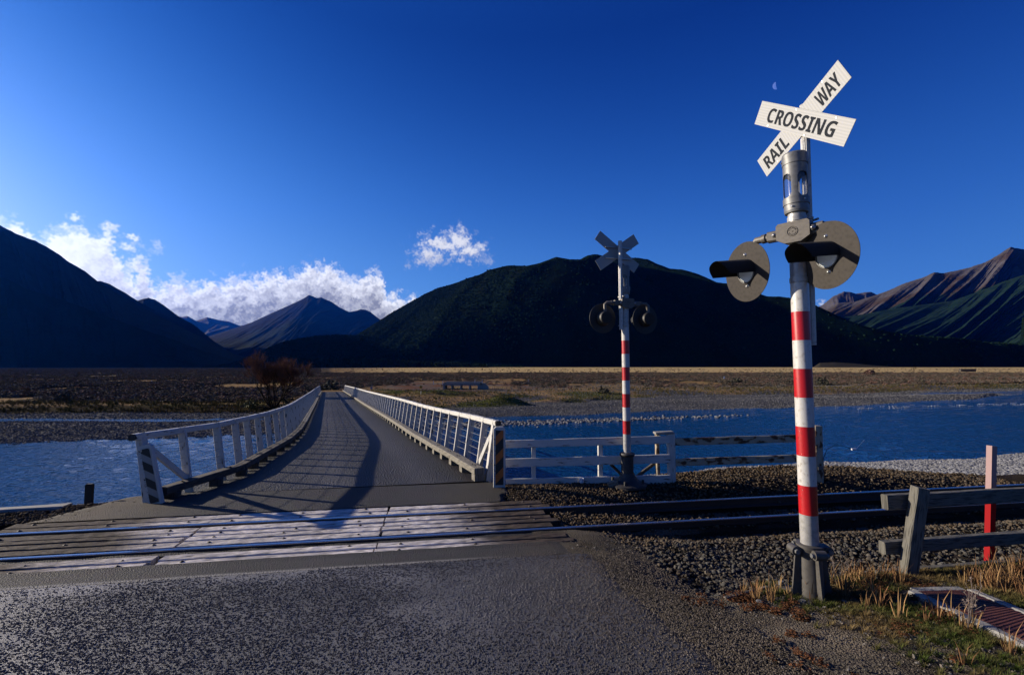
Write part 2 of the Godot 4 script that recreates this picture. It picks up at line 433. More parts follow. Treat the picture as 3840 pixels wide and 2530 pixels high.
func _ready() -> void:
	rng.seed = 77
	na.seed = 3; na.frequency = 0.02; na.fractal_octaves = 4
	nb.seed = 5; nb.frequency = 0.01; nb.fractal_type = FastNoiseLite.FRACTAL_RIDGED; nb.fractal_octaves = 5
	nc.seed = 8; nc.frequency = 0.05; nc.fractal_octaves = 3

	var cam := Camera3D.new()
	cam.name = "camera"
	cam.fov = 73.085
	cam.near = 0.05
	cam.far = 60000.0
	cam.position = Vector3(0, 2.4, 0)
	cam.rotation_degrees = Vector3(3.554, 0, 0)
	add_child(cam)
	cam.current = true

	var env := Environment.new()
	env.background_mode = Environment.BG_SKY
	env.sky = Sky.new()
	var pan := PanoramaSkyMaterial.new()
	pan.panorama = make_sky()
	env.sky.sky_material = pan
	env.tonemap_mode = Environment.TONE_MAPPER_LINEAR
	env.tonemap_exposure = EXPOSURE
	env.sdfgi_enabled = true
	env.ssao_enabled = true
	env.ssil_enabled = true
	env.volumetric_fog_enabled = true       # thin winter haze that glows towards the sun
	env.volumetric_fog_density = 0.000013
	env.volumetric_fog_albedo = Color(0.10, 0.44, 1.0)
	env.volumetric_fog_anisotropy = 0.55
	env.volumetric_fog_length = 1000.0
	var we := WorldEnvironment.new()
	we.name = "world_environment"
	we.environment = env
	add_child(we)

	var sun := DirectionalLight3D.new()
	sun.name = "sun"
	sun.light_energy = 1.6
	sun.light_color = Color(1.0, 0.945, 0.86)
	sun.light_angular_distance = 0.5
	sun.shadow_enabled = true
	add_child(sun)
	sun.look_at_from_position(SUN_TO * 100.0, Vector3.ZERO, Vector3.UP)

	materials()
	mountains()
	plain()
	river()
	ground()
	bridge_all()
	railings()
	railway()
	fences()
	signals()
	far_things()
	plants()
	loose_stones()

# ------------------------------------------------------------------ materials
func materials() -> void:
	var S := FastNoiseLite.TYPE_SIMPLEX_SMOOTH
	var C := FastNoiseLite.TYPE_CELLULAR
	var t_grain := tex(0.012, S, [[0.0, lin(0.08,0.08,0.08)], [0.28, lin(0.35,0.35,0.35)], [0.42, lin(0.8,0.8,0.8)], [0.6, lin(1.0,1.0,1.0)], [0.8, lin(0.72,0.72,0.72)], [1.0, lin(0.9,0.9,0.9)]], 512, 6)
	var n_grain := tex(0.012, S, [], 512, 6, 6.0)
	var t_paint := tex(0.010, S, [[0.0, lin(0.05,0.045,0.04)], [0.16, lin(0.12,0.11,0.10)], [0.22, lin(0.70,0.68,0.64)], [0.30, lin(0.9,0.89,0.86)], [0.5, lin(0.96,0.95,0.92)], [1.0, lin(0.86,0.85,0.82)]], 512, 6, 0.0, 5)
	var n_paint := tex(0.010, S, [], 512, 6, 2.5, 5)
	var t_rust := tex(0.012, S, [[0.0, lin(0.05,0.02,0.01)], [0.30, lin(0.13,0.05,0.02)], [0.38, lin(0.33,0.22,0.12)], [0.45, lin(0.62,0.55,0.44)], [1.0, lin(0.72,0.68,0.60)]], 512, 6, 0.0, 8)
	var t_chip := tex(0.13, C, [[0.0, lin(1.35,1.35,1.35)], [0.35, lin(0.95,0.95,0.95)], [0.7, lin(0.6,0.6,0.6)], [1.0, lin(0.45,0.45,0.45)]], 1024, 2, 0.0, 2)
	var n_chip := tex(0.13, C, [], 1024, 2, 9.0, 2)
	var n_fine := tex(0.05, S, [], 512, 4, 5.0, 3)
	var t_blot := tex(0.008, S, [[0.0, lin(0.55,0.55,0.55)], [0.5, lin(0.9,0.9,0.9)], [1.0, lin(1,1,1)]], 512, 5, 0.0, 6)
	var t_grime := tex(0.02, S, [[0.0, lin(0.35,0.30,0.26)], [0.16, lin(0.6,0.55,0.5)], [0.30, lin(0.93,0.92,0.9)], [1.0, lin(1,1,1)]], 512, 6, 0.0, 15)
	var n_crown := tex(0.03, C, [], 512, 3, 10.0, 7)
	var t_crown := tex(0.03, C, [[0.0, lin(1.3,1.3,1.3)], [0.5, lin(0.8,0.8,0.8)], [1.0, lin(0.35,0.35,0.35)]], 512, 3, 0.0, 7)
	var n_wave := tex(0.012, S, [], 1024, 5, 5.0, 12)

	# timber and paint use the UVs of their pieces: u along the grain in metres
	skin(mat("plank", Color.WHITE, 0.85, 0.0, true), t_grain, n_grain, Vector3(0.55, 7.0, 1), 1.1)
	skin(mat("old_timber", lin(0.235,0.21,0.165), 0.8), t_grain, n_grain, Vector3(0.55, 6.0, 1), 1.2)
	skin(mat("dark_timber", lin(0.085,0.07,0.055), 0.85), t_grain, n_grain, Vector3(0.55, 6.0, 1), 1.2)
	skin(mat("grey_timber", lin(0.15,0.14,0.115), 0.85), t_grain, n_grain, Vector3(0.6, 8.0, 1), 1.3)
	skin(mat("white_paint", lin(0.66,0.65,0.62), 0.55), t_paint, n_paint, Vector3(0.45, 2.6, 1), 0.6)
	skin(mat("post_paint", lin(0.62,0.60,0.57), 0.55), t_paint, n_paint, Vector3(0.5, 2.0, 1), 0.35)
	skin(mat("rusty_paint", lin(0.62,0.58,0.5), 0.7), t_rust, n_paint, Vector3(0.55, 1.1, 1), 0.6)
	skin(mat("asphalt", Color.WHITE, 0.74, 0.0, true), t_chip, n_chip, Vector3(0.42, 0.42, 0.42), 1.0, true)
	skin(mat("deck_chip", Color.WHITE, 0.62, 0.0, true), t_chip, n_chip, Vector3(0.20, 0.20, 0.20), 0.7, true)
	skin(mat("road_chip", Color.WHITE, 0.58, 0.0, true), t_chip, n_chip, Vector3(0.9, 0.9, 0.9), 0.6, true)
	skin(mat("dirt", Color.WHITE, 0.9, 0.0, true), t_chip, n_chip, Vector3(0.45, 0.45, 0.45), 1.2, true)
	skin(mat("land", Color.WHITE, 0.95, 0.0, true), t_blot, n_fine, Vector3(0.12, 0.12, 0.12), 1.0, true)
	skin(mat("forest_slope", Color.WHITE, 0.95, 0.0, true), t_crown, n_crown, Vector3(0.006, 0.006, 0.006), 0.35, true)
	skin(mat("rock_slope", Color.WHITE, 0.95, 0.0, true), t_blot, n_fine, Vector3(0.002, 0.002, 0.002), 0.25, true)
	skin(mat("concrete", lin(0.30,0.29,0.27), 0.85), t_blot, n_fine, Vector3(1.5,1.5,1.5), 0.6, true)
	skin(mat("pale_concrete", lin(0.50,0.48,0.42), 0.85), t_blot, n_fine, Vector3(0.8,0.8,0.8), 0.4, true)
	skin(mat("iron", lin(0.035,0.032,0.03), 0.6, 0.0), t_blot, n_fine, Vector3(3,3,3), 0.5, true)
	skin(mat("galvanised", lin(0.21,0.21,0.205), 0.5, 0.3), t_blot, n_fine, Vector3(5,5,5), 0.15, true)
	skin(mat("cast_metal", lin(0.17,0.15,0.125), 0.55, 0.25), t_blot, n_fine, Vector3(6,6,6), 0.35, true)
	skin(mat("disc_paint", lin(0.062,0.054,0.047), 0.6, 0.0), t_blot, null, Vector3(5,5,5), 0.3, true)
	skin(mat("silver_pole", lin(0.46,0.45,0.43), 0.42, 0.2), t_blot, null, Vector3(4,4,4), 0.2, true)
	skin(mat("white_sheet", lin(0.62,0.61,0.585), 0.35), t_grime, null, Vector3(2.2,1.3,2.2), 0.2, true)
	skin(mat("red_sheet", lin(0.52,0.008,0.012), 0.35), t_grime, null, Vector3(2.6,1.8,2.6), 0.2, true)
	skin(mat("rail_rust", lin(0.055,0.035,0.025), 0.75), t_blot, n_fine, Vector3(4,4,4), 0.6, true)
	(M.disc_paint as StandardMaterial3D).metallic_specular = 0.2
	mat("rail_head", lin(0.55,0.55,0.56), 0.22, 0.95)
	mat("black", lin(0.006,0.006,0.006), 0.85)
	mat("flat_black", lin(0.012,0.012,0.013), 0.6)
	mat("orange", lin(0.50,0.13,0.015), 0.5)
	mat("sign_white", lin(0.80,0.80,0.78), 0.45)
	mat("sign_back", lin(0.38,0.37,0.345), 0.5, 0.2)
	mat("ink", lin(0.012,0.016,0.025), 1.0)
	mat("steel", lin(0.5,0.49,0.47), 0.35, 0.8)
	mat("wire", lin(0.45,0.44,0.42), 0.4, 0.7)
	mat("pale_grey", lin(0.33,0.31,0.28), 0.5)
	mat("yellow", lin(0.75,0.36,0.01), 0.5)
	mat("sign_blue", lin(0.03,0.12,0.35), 0.5)
	mat("stone", Color.WHITE, 0.85, 0.0, true)
	mat("leaf", Color.WHITE, 0.85, 0.0, true)
	(M.leaf as StandardMaterial3D).cull_mode = BaseMaterial3D.CULL_DISABLED
	mat("twig", lin(0.20,0.095,0.06), 0.9)
	mat("bark", lin(0.035,0.026,0.02), 0.95)
	mat("lens", lin(0.85,0.92,0.92), 0.2)
	var glass := mat("clear_plastic", Color(0.7, 0.75, 0.8, 0.06), 0.05)
	glass.transparency = BaseMaterial3D.TRANSPARENCY_ALPHA
	skin(mat("rusty_plate", lin(0.115,0.035,0.022), 0.6, 0.2), t_blot, n_fine, Vector3(3,3,3), 0.5, true)
	mat("pink_post", lin(0.40,0.27,0.26), 0.5)
	mat("red_post", lin(0.32,0.015,0.018), 0.6)
	mat("plastic_white", lin(0.75,0.76,0.8), 0.4)
	mat("moon", Color.BLACK, 1.0)
	(M.moon as StandardMaterial3D).emission_enabled = true
	(M.moon as StandardMaterial3D).emission = Color(0.30, 0.42, 0.72)
	(M.moon as StandardMaterial3D).emission_energy_multiplier = 0.62
	for k in ["land", "forest_slope", "rock_slope", "leaf", "stone", "dirt", "twig", "bark", "red_post", "pink_post"]:
		(M[k] as StandardMaterial3D).metallic_specular = 0.08
	for k in ["asphalt", "deck_chip"]:
		(M[k] as StandardMaterial3D).metallic_specular = 0.3
	var water := mat("water", lin(0.003, 0.045, 0.14), 0.05)
	skin(water, null, n_wave, Vector3(0.16, 0.16, 0.16), 1.5, true)
	water.metallic_specular = 0.22

# ------------------------------------------------------------------ mountains
# A mountain is lofted from its foot up to its ridge and down behind, with spurs and gullies running down the slope.
func ridge_at(r: Array, t: float) -> Vector3:
	var f := clampf(t, 0, 0.99999) * (r.size() - 1)
	var i := int(f)
	return (r[i] as Vector3).lerp(r[i+1], f - i)

func skyline(r: Array, x: float) -> float:   # slope up to the ridge along a bearing (x over distance), or a huge value beside it
	for i in r.size() - 1:
		var a: float = r[i].x / -r[i].z
		var b: float = r[i+1].x / -r[i+1].z
		if x >= a and x <= b:
			return lerpf((r[i].y - 2.4) / -r[i].z, (r[i+1].y - 2.4) / -r[i+1].z, (x - a)/maxf(b - a, 1e-6))
	return 1e9

func mountain(called: String, label: String, ridge: Array, foot: float, shift: Vector3, far_shift: Vector3, nx: int, nz: int, rough: float, spur: float, skew: float, m: Material, col: Callable, bulge := 0.0) -> Array:
	var pts := []   # positions on the front, for the trees
	var length := 0.0
	for i in ridge.size() - 1:
		length += (ridge[i+1] - ridge[i]).length()
	var back := 14
	var sd := names.size() * 37.0
	var g := grid(nx, nz + back, func(i: int, k: int) -> Array:
		var s := float(i) / (nx - 1)
		var p := ridge_at(ridge, s)
		var q: Vector3
		var h := 0.0
		if k < nz:
			var t := float(k) / (nz - 1)
			var f := Vector3(p.x*foot, -6.0, p.z*foot) + shift.lerp(far_shift, smooth(0.22, 0.48, s))
			q = f.lerp(p, t)
			h = lerpf(-6.0, p.y, pow(t, 1.0 + bulge))
			var along := s*length/spur
			var env := pow(sin(PI*clampf(t, 0, 1)), 0.8)
			var rn := nb.get_noise_2d((along + skew*(1.0 - t) + sd)*60.0, t*26.0 + sd)
			var rn2 := nb.get_noise_2d((along*2.7 + skew*1.6*(1.0 - t) - sd)*60.0, t*60.0)
			h -= (1.0 - (rn*0.82 + rn2*0.18)) * 0.5 * rough * p.y * env
			q.z -= (0.5 - 0.5*rn) * rough * p.y * env * 0.8
			if called == "mountain_right_centre":
				# a broad spur comes down towards the river from the left shoulder; more are added to its right to shade the slope
				var up := 0.0
				for sp in [[0.31, 0.35, 300.0], [0.46, 0.46, 260.0], [0.62, 0.58, 190.0], [0.78, 0.72, 120.0], [0.92, 0.88, 70.0]]:
					var off: float = s - lerpf(sp[0], sp[1], t)
					var side := off/(0.05 if off > 0.0 else 0.09)
					up = maxf(up, sp[2]*exp(-side*side))
				h += up*pow(sin(PI*pow(t, 0.75)), 0.8)
			h += nc.get_noise_2d(q.x*0.25, q.z*0.25) * p.y * 0.004 * smooth(0.0, 0.1, t)
			if t < 1.0 and q.z < -1.0:
				h = minf(h, 2.4 + skyline(ridge, q.x / -q.z) * -q.z * 0.985)
		else:
			var t := float(k - nz + 1) / back
			q = p.lerp(Vector3(p.x*1.35, -60, p.z*1.35), t)
			h = lerpf(p.y, -60.0, pow(t, 0.8)) + (nb.get_noise_2d(q.x*0.06, q.z*0.06)) * rough * p.y * 0.3 * sin(PI*t)
			h += nc.get_noise_2d(p.x*0.25, p.z*0.25) * p.y * 0.004 * (1.0 - t)
		q.y = h
		if k < nz:
			pts.append(q)
		return [q, col.call(q, float(k) / nz, s)])
	var o := put(called, g, m)
	structure(o, label)
	return pts

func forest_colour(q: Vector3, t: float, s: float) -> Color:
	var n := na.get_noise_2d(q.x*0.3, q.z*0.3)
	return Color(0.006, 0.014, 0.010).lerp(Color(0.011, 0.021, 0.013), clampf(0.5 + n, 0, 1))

func mountains() -> void:
	var fo: StandardMaterial3D = M.forest_slope
	var rk: StandardMaterial3D = M.rock_slope
	var tus := Color(0.075, 0.055, 0.037)
	var scree := Color(0.115, 0.105, 0.10)
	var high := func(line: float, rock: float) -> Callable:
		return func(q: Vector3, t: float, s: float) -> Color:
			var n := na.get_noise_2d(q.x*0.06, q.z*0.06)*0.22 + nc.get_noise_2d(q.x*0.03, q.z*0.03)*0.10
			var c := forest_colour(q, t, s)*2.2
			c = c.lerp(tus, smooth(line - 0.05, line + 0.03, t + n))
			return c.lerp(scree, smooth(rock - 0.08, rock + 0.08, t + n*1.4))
	mountain("mountain_far_valley", "distant cloud-capped hills closing the valley behind the pointed peak", RIDGE_VALLEY, 0.7, Vector3.ZERO, Vector3.ZERO, 120, 40, 0.35, 1500.0, 1.0, rk, high.call(0.3, 0.6))
	mountain("mountain_peak", "pointed blue peak in the middle of the valley under the cloud bank", RIDGE_PEAK, 0.55, Vector3(-300, 0, 0), Vector3(-300, 0, 0), 360, 140, 0.13, 520.0, 3.0, rk, func(q: Vector3, t: float, s: float) -> Color:
		var n := na.get_noise_2d(q.x*0.06, q.z*0.06)*0.2
		var c := forest_colour(q, t, s).lerp(Color(0.006, 0.008, 0.008), smooth(0.5, 0.8, t + n))
		c = c.lerp(Color(0.016, 0.016, 0.018), smooth(0.85, 1.0, t + n))
		return c.lerp(Color(0.75, 0.76, 0.8), smooth(0.14, 0.26, nc.get_noise_2d(q.x*0.09, q.z*0.09 + q.y*0.1)) * smooth(1230.0, 1480.0, q.y) * 0.8))
	mountain("mountain_far_right", "low brown hills far behind the right-hand range", RIDGE_FAR_RIGHT, 0.75, Vector3.ZERO, Vector3.ZERO, 140, 50, 0.25, 500.0, -1.0, rk, high.call(0.35, 0.8))
	mountain("mountain_right", "sunlit range with bare scree top on the right", RIDGE_RIGHT, 0.58, Vector3(-500, 0, 0), Vector3(-500, 0, 0), 420, 170, 0.20, 700.0, 2.6, rk, high.call(0.70, 0.86), 0.15)
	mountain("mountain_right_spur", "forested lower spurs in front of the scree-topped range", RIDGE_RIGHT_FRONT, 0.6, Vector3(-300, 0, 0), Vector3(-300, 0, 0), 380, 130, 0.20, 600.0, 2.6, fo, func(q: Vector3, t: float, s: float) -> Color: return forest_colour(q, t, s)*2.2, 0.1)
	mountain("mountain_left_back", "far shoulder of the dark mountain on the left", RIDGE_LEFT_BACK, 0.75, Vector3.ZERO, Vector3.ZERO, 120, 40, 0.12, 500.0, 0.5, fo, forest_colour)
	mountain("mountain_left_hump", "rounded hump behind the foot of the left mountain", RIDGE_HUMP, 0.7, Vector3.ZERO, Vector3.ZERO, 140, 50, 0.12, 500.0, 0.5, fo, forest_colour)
	mountain("mountain_left", "big dark mountain sloping down from the left edge, its unseen end raised to shade the low hill", RIDGE_LEFT, 0.5, Vector3(200, 0, 0), Vector3(200, 0, 0), 340, 110, 0.16, 600.0, 0.8, fo, forest_colour)
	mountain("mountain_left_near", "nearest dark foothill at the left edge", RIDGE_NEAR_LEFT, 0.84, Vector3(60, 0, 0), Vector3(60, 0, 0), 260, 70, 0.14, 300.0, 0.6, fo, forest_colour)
	var big := mountain("mountain_right_centre", "broad forested mountain behind the far crossing signal", RIDGE_RIGHT_CENTRE, 0.56, Vector3(-150, 0, 0), Vector3(1300, 0, 150), 480, 130, 0.12, 620.0, 1.2, fo, forest_colour, -0.1)
	var hump := mountain("low_hill", "low dark forested hill at the foot of the broad mountain", RIDGE_LOW_HILL, 0.8, Vector3.ZERO, Vector3.ZERO, 320, 50, 0.10, 200.0, 0.4, fo, forest_colour)
	mountain("terrace", "grey grassy terrace under the right-hand range", RIDGE_TERRACE, 0.86, Vector3.ZERO, Vector3.ZERO, 120, 30, 0.06, 200.0, 0.4, rk, func(q: Vector3, t: float, s: float) -> Color: return Color(0.055, 0.047, 0.035))
	mountain("terrace", "low grassy terrace at the foot of the broad mountain", RIDGE_TERRACE_LOW, 0.9, Vector3.ZERO, Vector3.ZERO, 80, 20, 0.06, 200.0, 0.4, rk, func(q: Vector3, t: float, s: float) -> Color: return Color(0.055, 0.047, 0.035))
	# the forest's crowns, which give the slopes their grain
	var crown := crown_mesh(34, 0.5, 0.62, 3)
	var tf := []
	var tc := []
	for set_ in [[big, 90000, 6.5, 480], [hump, 26000, 6.0, 320]]:
		var P: Array = set_[0]
		for i in set_[1]:
			var w: int = set_[3]
			var at := rng.randi() % (P.size() - w - 1)
			if at % w == w - 1:
				continue
			var fx := rng.randf()
			var q: Vector3 = (P[at] as Vector3).lerp(P[at + 1], fx).lerp((P[at + w] as Vector3).lerp(P[at + w + 1], fx), rng.randf())
			if q.x > -0.05*q.z*-1.0 + 250.0 and rng.randf() < 0.8:
				continue
			var s: float = set_[2] * rng.randf_range(0.6, 1.35)
			tf.append(Transform3D(Basis(Vector3.UP, rng.randf()*TAU).scaled(Vector3(s, s*rng.randf_range(0.9, 1.4), s)), q - Vector3(0, s*0.3, 0)))
			var k := rng.randf_range(0.75, 1.15)
			tc.append(Color(0.014*k, 0.032*k, 0.018*k))
	scatter("hillside_forest", crown, M.leaf, tf, tc, "dark beech forest covering the broad mountain and the low hill", "forest")
	# the row of trees along the foot of the low hill
	tf = []
	tc = []
	var tall := crown_mesh(60, 0.42, 0.95, 6)
	for i in 1500:
		var u := rng.randf_range(905.0, 1830.0)
		var r := (u - 1920.0) / 1707.0
		var d := rng.randf_range(1240.0, 1420.0) + 60.0*smooth(1500.0, 1800.0, u)
		var s := rng.randf_range(11.0, 19.0) * (1.0 - 0.55*smooth(1350.0, 1800.0, u)) * (0.5 + 0.5*smooth(900.0, 1000.0, u))
		tf.append(Transform3D(Basis(Vector3.UP, rng.randf()*TAU).scaled(Vector3(s*0.9, s*1.5, s*0.9)), Vector3(r*d, -4.0, -d)))
		var k := rng.randf_range(0.7, 1.3)
		tc.append(Color(0.024*k, 0.038*k, 0.018*k))
	scatter("tree_belt", tall, M.leaf, tf, tc, "belt of bushy green trees along the foot of the low hill", "forest")

# A crown of leafy faces spread through a rounded volume of about unit size, standing on the ground.
func crown_mesh(n: int, rad: float, high: float, s: int) -> ArrayMesh:
	var r := RandomNumberGenerator.new()
	r.seed = s
	var st := mb()
	for i in n:
		var t := r.randf()*TAU
		var y := r.randf()
		var rr := rad * sqrt(maxf(0.02, 1.0 - pow(absf(y*2.0 - 0.85) / 1.2, 2.2))) * sqrt(r.randf_range(0.35, 1.0))
		var c := Vector3(cos(t)*rr, y*high, sin(t)*rr)
		var out := (c - Vector3(0, high*0.35, 0)).normalized()
		var b := frame(Vector3(r.randf_range(-1,1), r.randf_range(-1,1), r.randf_range(-1,1)), out)
		var e := 0.24 * r.randf_range(0.7, 1.3) * rad / 0.45
		var p := []
		for k in 4:
			var a := TAU*k/4 + r.randf_range(-0.4, 0.4)
			p.append(c + (b.x*cos(a) + b.z*sin(a))*e*r.randf_range(0.7, 1.2) + b.y*r.randf_range(-0.25, 0.25)*e)
		tri(st, p[0], p[1], p[2]); tri(st, p[0], p[2], p[3])
	return mesh_of(st)

# ------------------------------------------------------------------ the plain and the riverbed
# Cross-sections of the far side of the river along lines of constant x/-z: near shore, far shore, bar crest, channel (near, far), bank foot, bank top, channel height, bank-top height.
const SECTIONS := [
	[-1.80, 13.0, 33.0, 42.0, 50.0, 53.0, 56.0, 58.5, -3.75, -2.65],
	[-1.13, 14.0, 35.6, 44.0, 51.0, 53.3, 56.5, 59.0, -3.75, -2.65],
	[-0.84, 14.0, 38.0, 45.0, 50.5, 53.2, 57.0, 60.0, -3.72, -2.65],
	[-0.55, 15.0, 41.0, 47.0, 51.0, 54.0, 57.0, 61.0, -3.66, -2.65],
	[-0.40, 17.0, 45.0, 50.0, 55.0, 58.0, 60.0, 66.0, -3.30, -2.75],
	[-0.07, 22.0, 53.0, 58.0, 66.0, 70.0, 74.0, 90.0, -3.20, -2.95],
	[0.10, 24.0, 55.5, 63.0, 71.0, 75.0, 80.0, 97.0, -3.15, -2.85],
	[0.23, 25.5, 59.0, 68.0, 78.0, 82.0, 88.0, 101.0, -3.15, -2.75],
	[0.515, 27.8, 64.0, 74.0, 84.0, 88.0, 92.0, 99.0, -3.20, -2.65],
	[0.70, 28.9, 67.8, 78.0, 90.0, 93.0, 96.0, 103.0, -3.35, -2.60],
	[0.98, 30.2, 80.6, 88.0, 98.0, 105.0, 111.0, 119.0, -3.75, -2.60],
	[1.09, 31.2, 94.0, 96.5, 99.0, 110.0, 117.0, 127.0, -3.78, -2.60],
	[1.13, 31.6, 99.0, 99.5, 100.0, 112.0, 119.0, 129.0, -3.85, -2.60],
	[1.80, 36.0, 120.0, 121.0, 122.0, 130.0, 140.0, 150.0, -3.85, -2.60]]

func section(r: float) -> Array:
	for i in SECTIONS.size() - 1:
		if r <= SECTIONS[i+1][0]:
			var t: float = clampf((r - SECTIONS[i][0]) / (SECTIONS[i+1][0] - SECTIONS[i][0]), 0, 1)
			t = t*t*(3.0 - 2.0*t)
			var o := []
			for k in 10:
				o.append(lerpf(SECTIONS[i][k], SECTIONS[i+1][k], t))
			return o
	return SECTIONS[-1]

func land_y(x: float, z: float) -> float:
	var d := -z
	var r := x / maxf(d, 1.0)
	var s := section(clampf(r, -1.8, 1.8))
	var w := na.get_noise_2d(x*2.0, z*2.0)
	var dd := d + w*1.6
	var bar := -3.12 if s[2] + 1.5 < s[4] else -3.72
	var tip := smooth(1.10, 1.03, r)
	bar = lerpf(-3.8, bar, tip)
	var P := [[8.0, -3.2 if r > 0.05 else -4.4], [maxf(s[1] - 12.0, 9.0), -3.2 if r > 0.05 else -4.4], [s[1], -3.62], [s[1] + 3.0, -4.2], [s[2] - 3.0, -4.2], [s[2], -3.6], [s[3], bar], [s[4], lerpf(s[8], -3.6, 0.5)], [(s[4] + s[5])*0.5, s[8]], [s[5], -3.5], [s[6], -3.4], [s[7], s[9]], [160.0, -2.70], [400.0, -2.70], [5200.0, -2.75]]
	var y := -2.7
	for i in P.size() - 1:
		if dd <= P[i+1][0]:
			var t := clampf((dd - P[i][0]) / maxf(P[i+1][0] - P[i][0], 0.01), 0, 1)
			y = lerpf(P[i][1], P[i+1][1], t)
			break
	y += na.get_noise_2d(x*9.0, z*9.0) * 0.07
	if d > s[7]:
		y += na.get_noise_2d(x*0.9, z*0.9) * 0.22 * smooth(s[7], s[7] + 20.0, d) * smooth(900.0, 300.0, d)
	# grassy islands on the stony flats to the right of the bridge
	for m in [[-4.6, 65.0, 8.0, 2.6, 0.75], [-1.5, 66.0, 4.0, 2.2, 0.7], [-13.0, 63.5, 5.0, 2.0, 0.25], [7.0, 73.0, 5.5, 2.2, 0.3], [14.5, 78.0, 5.0, 2.0, 0.45], [22.0, 84.0, 5.0, 2.4, 0.35], [-9.0, 83.0, 14.0, 3.0, 0.7], [-24.0, 85.0, 8.0, 4.0, 0.5]]:
		var ex: float = (x - m[0]) / m[2]
		var ez: float = (d - m[1]) / m[3]
		y += m[4] * maxf(0.0, 1.0 - ex*ex - ez*ez) * (1.0 + w)
	return y

func land_colour(x: float, z: float, y: float) -> Color:
	var d := -z
	var r := x / maxf(d, 1.0)
	var s := section(clampf(r, -1.8, 1.8))
	var n := na.get_noise_2d(x*1.3, z*1.3)
	var n2 := na.get_noise_2d(x*5.0 + 50.0, z*5.0)
	var gravel := Color(0.115, 0.113, 0.115) * (1.0 + n2*0.5)
	var gold := Color(0.34, 0.215, 0.10) * (1.0 + n2*0.4)
	var brown := Color(0.24, 0.16, 0.085) * (1.0 + n2*0.5)
	var green := Color(0.10, 0.105, 0.03)
	var red := Color(0.17, 0.075, 0.05)
	var c := gravel
	if d > s[6] - 1.0:
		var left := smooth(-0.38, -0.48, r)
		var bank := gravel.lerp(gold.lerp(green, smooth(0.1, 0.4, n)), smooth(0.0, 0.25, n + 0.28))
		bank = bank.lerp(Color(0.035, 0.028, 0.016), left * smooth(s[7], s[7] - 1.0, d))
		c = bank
		if d > s[7]:
			c = gold.lerp(green*1.2, smooth(0.18, 0.4, n2) * 0.6)
			var scr := smooth(s[7] + 4.0, s[7] + 30.0, d + n*20.0)
			c = c.lerp(brown, scr * smooth(-0.25, 0.1, n + 0.1))
			# reddish stony ground behind the bridge's far end
			var rd := smooth(-0.32, -0.24, r) * smooth(0.12, 0.0, r) * smooth(85.0, 95.0, d) * smooth(190.0, 130.0, d)
			c = c.lerp(red.lerp(gravel, smooth(-0.1, 0.2, n2)), rd * smooth(-0.2, 0.2, n + 0.1) * 0.8)
			# the golden pasture beyond the scrub
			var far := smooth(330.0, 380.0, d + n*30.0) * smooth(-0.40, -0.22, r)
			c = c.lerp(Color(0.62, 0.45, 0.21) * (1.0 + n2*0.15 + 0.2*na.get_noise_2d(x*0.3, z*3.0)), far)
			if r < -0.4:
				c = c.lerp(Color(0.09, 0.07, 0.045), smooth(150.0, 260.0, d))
	if d > 40.0 and d < 110.0:
		for m in [[-4.6, 65.0, 8.0, 2.6], [-1.5, 66.0, 4.0, 2.2], [-13.0, 63.5, 5.0, 2.0], [7.0, 73.0, 5.5, 2.2], [14.5, 78.0, 5.0, 2.0], [22.0, 84.0, 5.0, 2.4], [-9.0, 83.0, 14.0, 3.0], [-24.0, 85.0, 8.0, 4.0]]:
			var ex: float = (x - m[0]) / m[2]
			var ez: float = (d - m[1]) / m[3]
			c = c.lerp(green.lerp(gold, smooth(-0.1, 0.3, n2)), smooth(0.0, 0.2, 1.0 - ex*ex - ez*ez))
	return c

func plain() -> void:
	var nx := 300
	var nz := 430
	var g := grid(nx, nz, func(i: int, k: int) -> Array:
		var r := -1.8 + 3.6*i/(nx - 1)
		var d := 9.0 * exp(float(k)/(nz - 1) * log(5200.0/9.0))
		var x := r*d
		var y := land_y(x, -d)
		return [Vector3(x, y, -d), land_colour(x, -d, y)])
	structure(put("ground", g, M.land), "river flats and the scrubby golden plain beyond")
	# a plain sheet that carries the land on to the horizon and behind the camera
	var st := mb()
	quad(st, Vector3(-9000, -6.5, -12500), Vector3(9000, -6.5, -12500), Vector3(9000, -6.5, 3000), Vector3(-9000, -6.5, 3000))
	structure(obj("terrain", st, mat("far_land", lin(0.08, 0.07, 0.05), 1.0)), "land carrying on to the horizon")

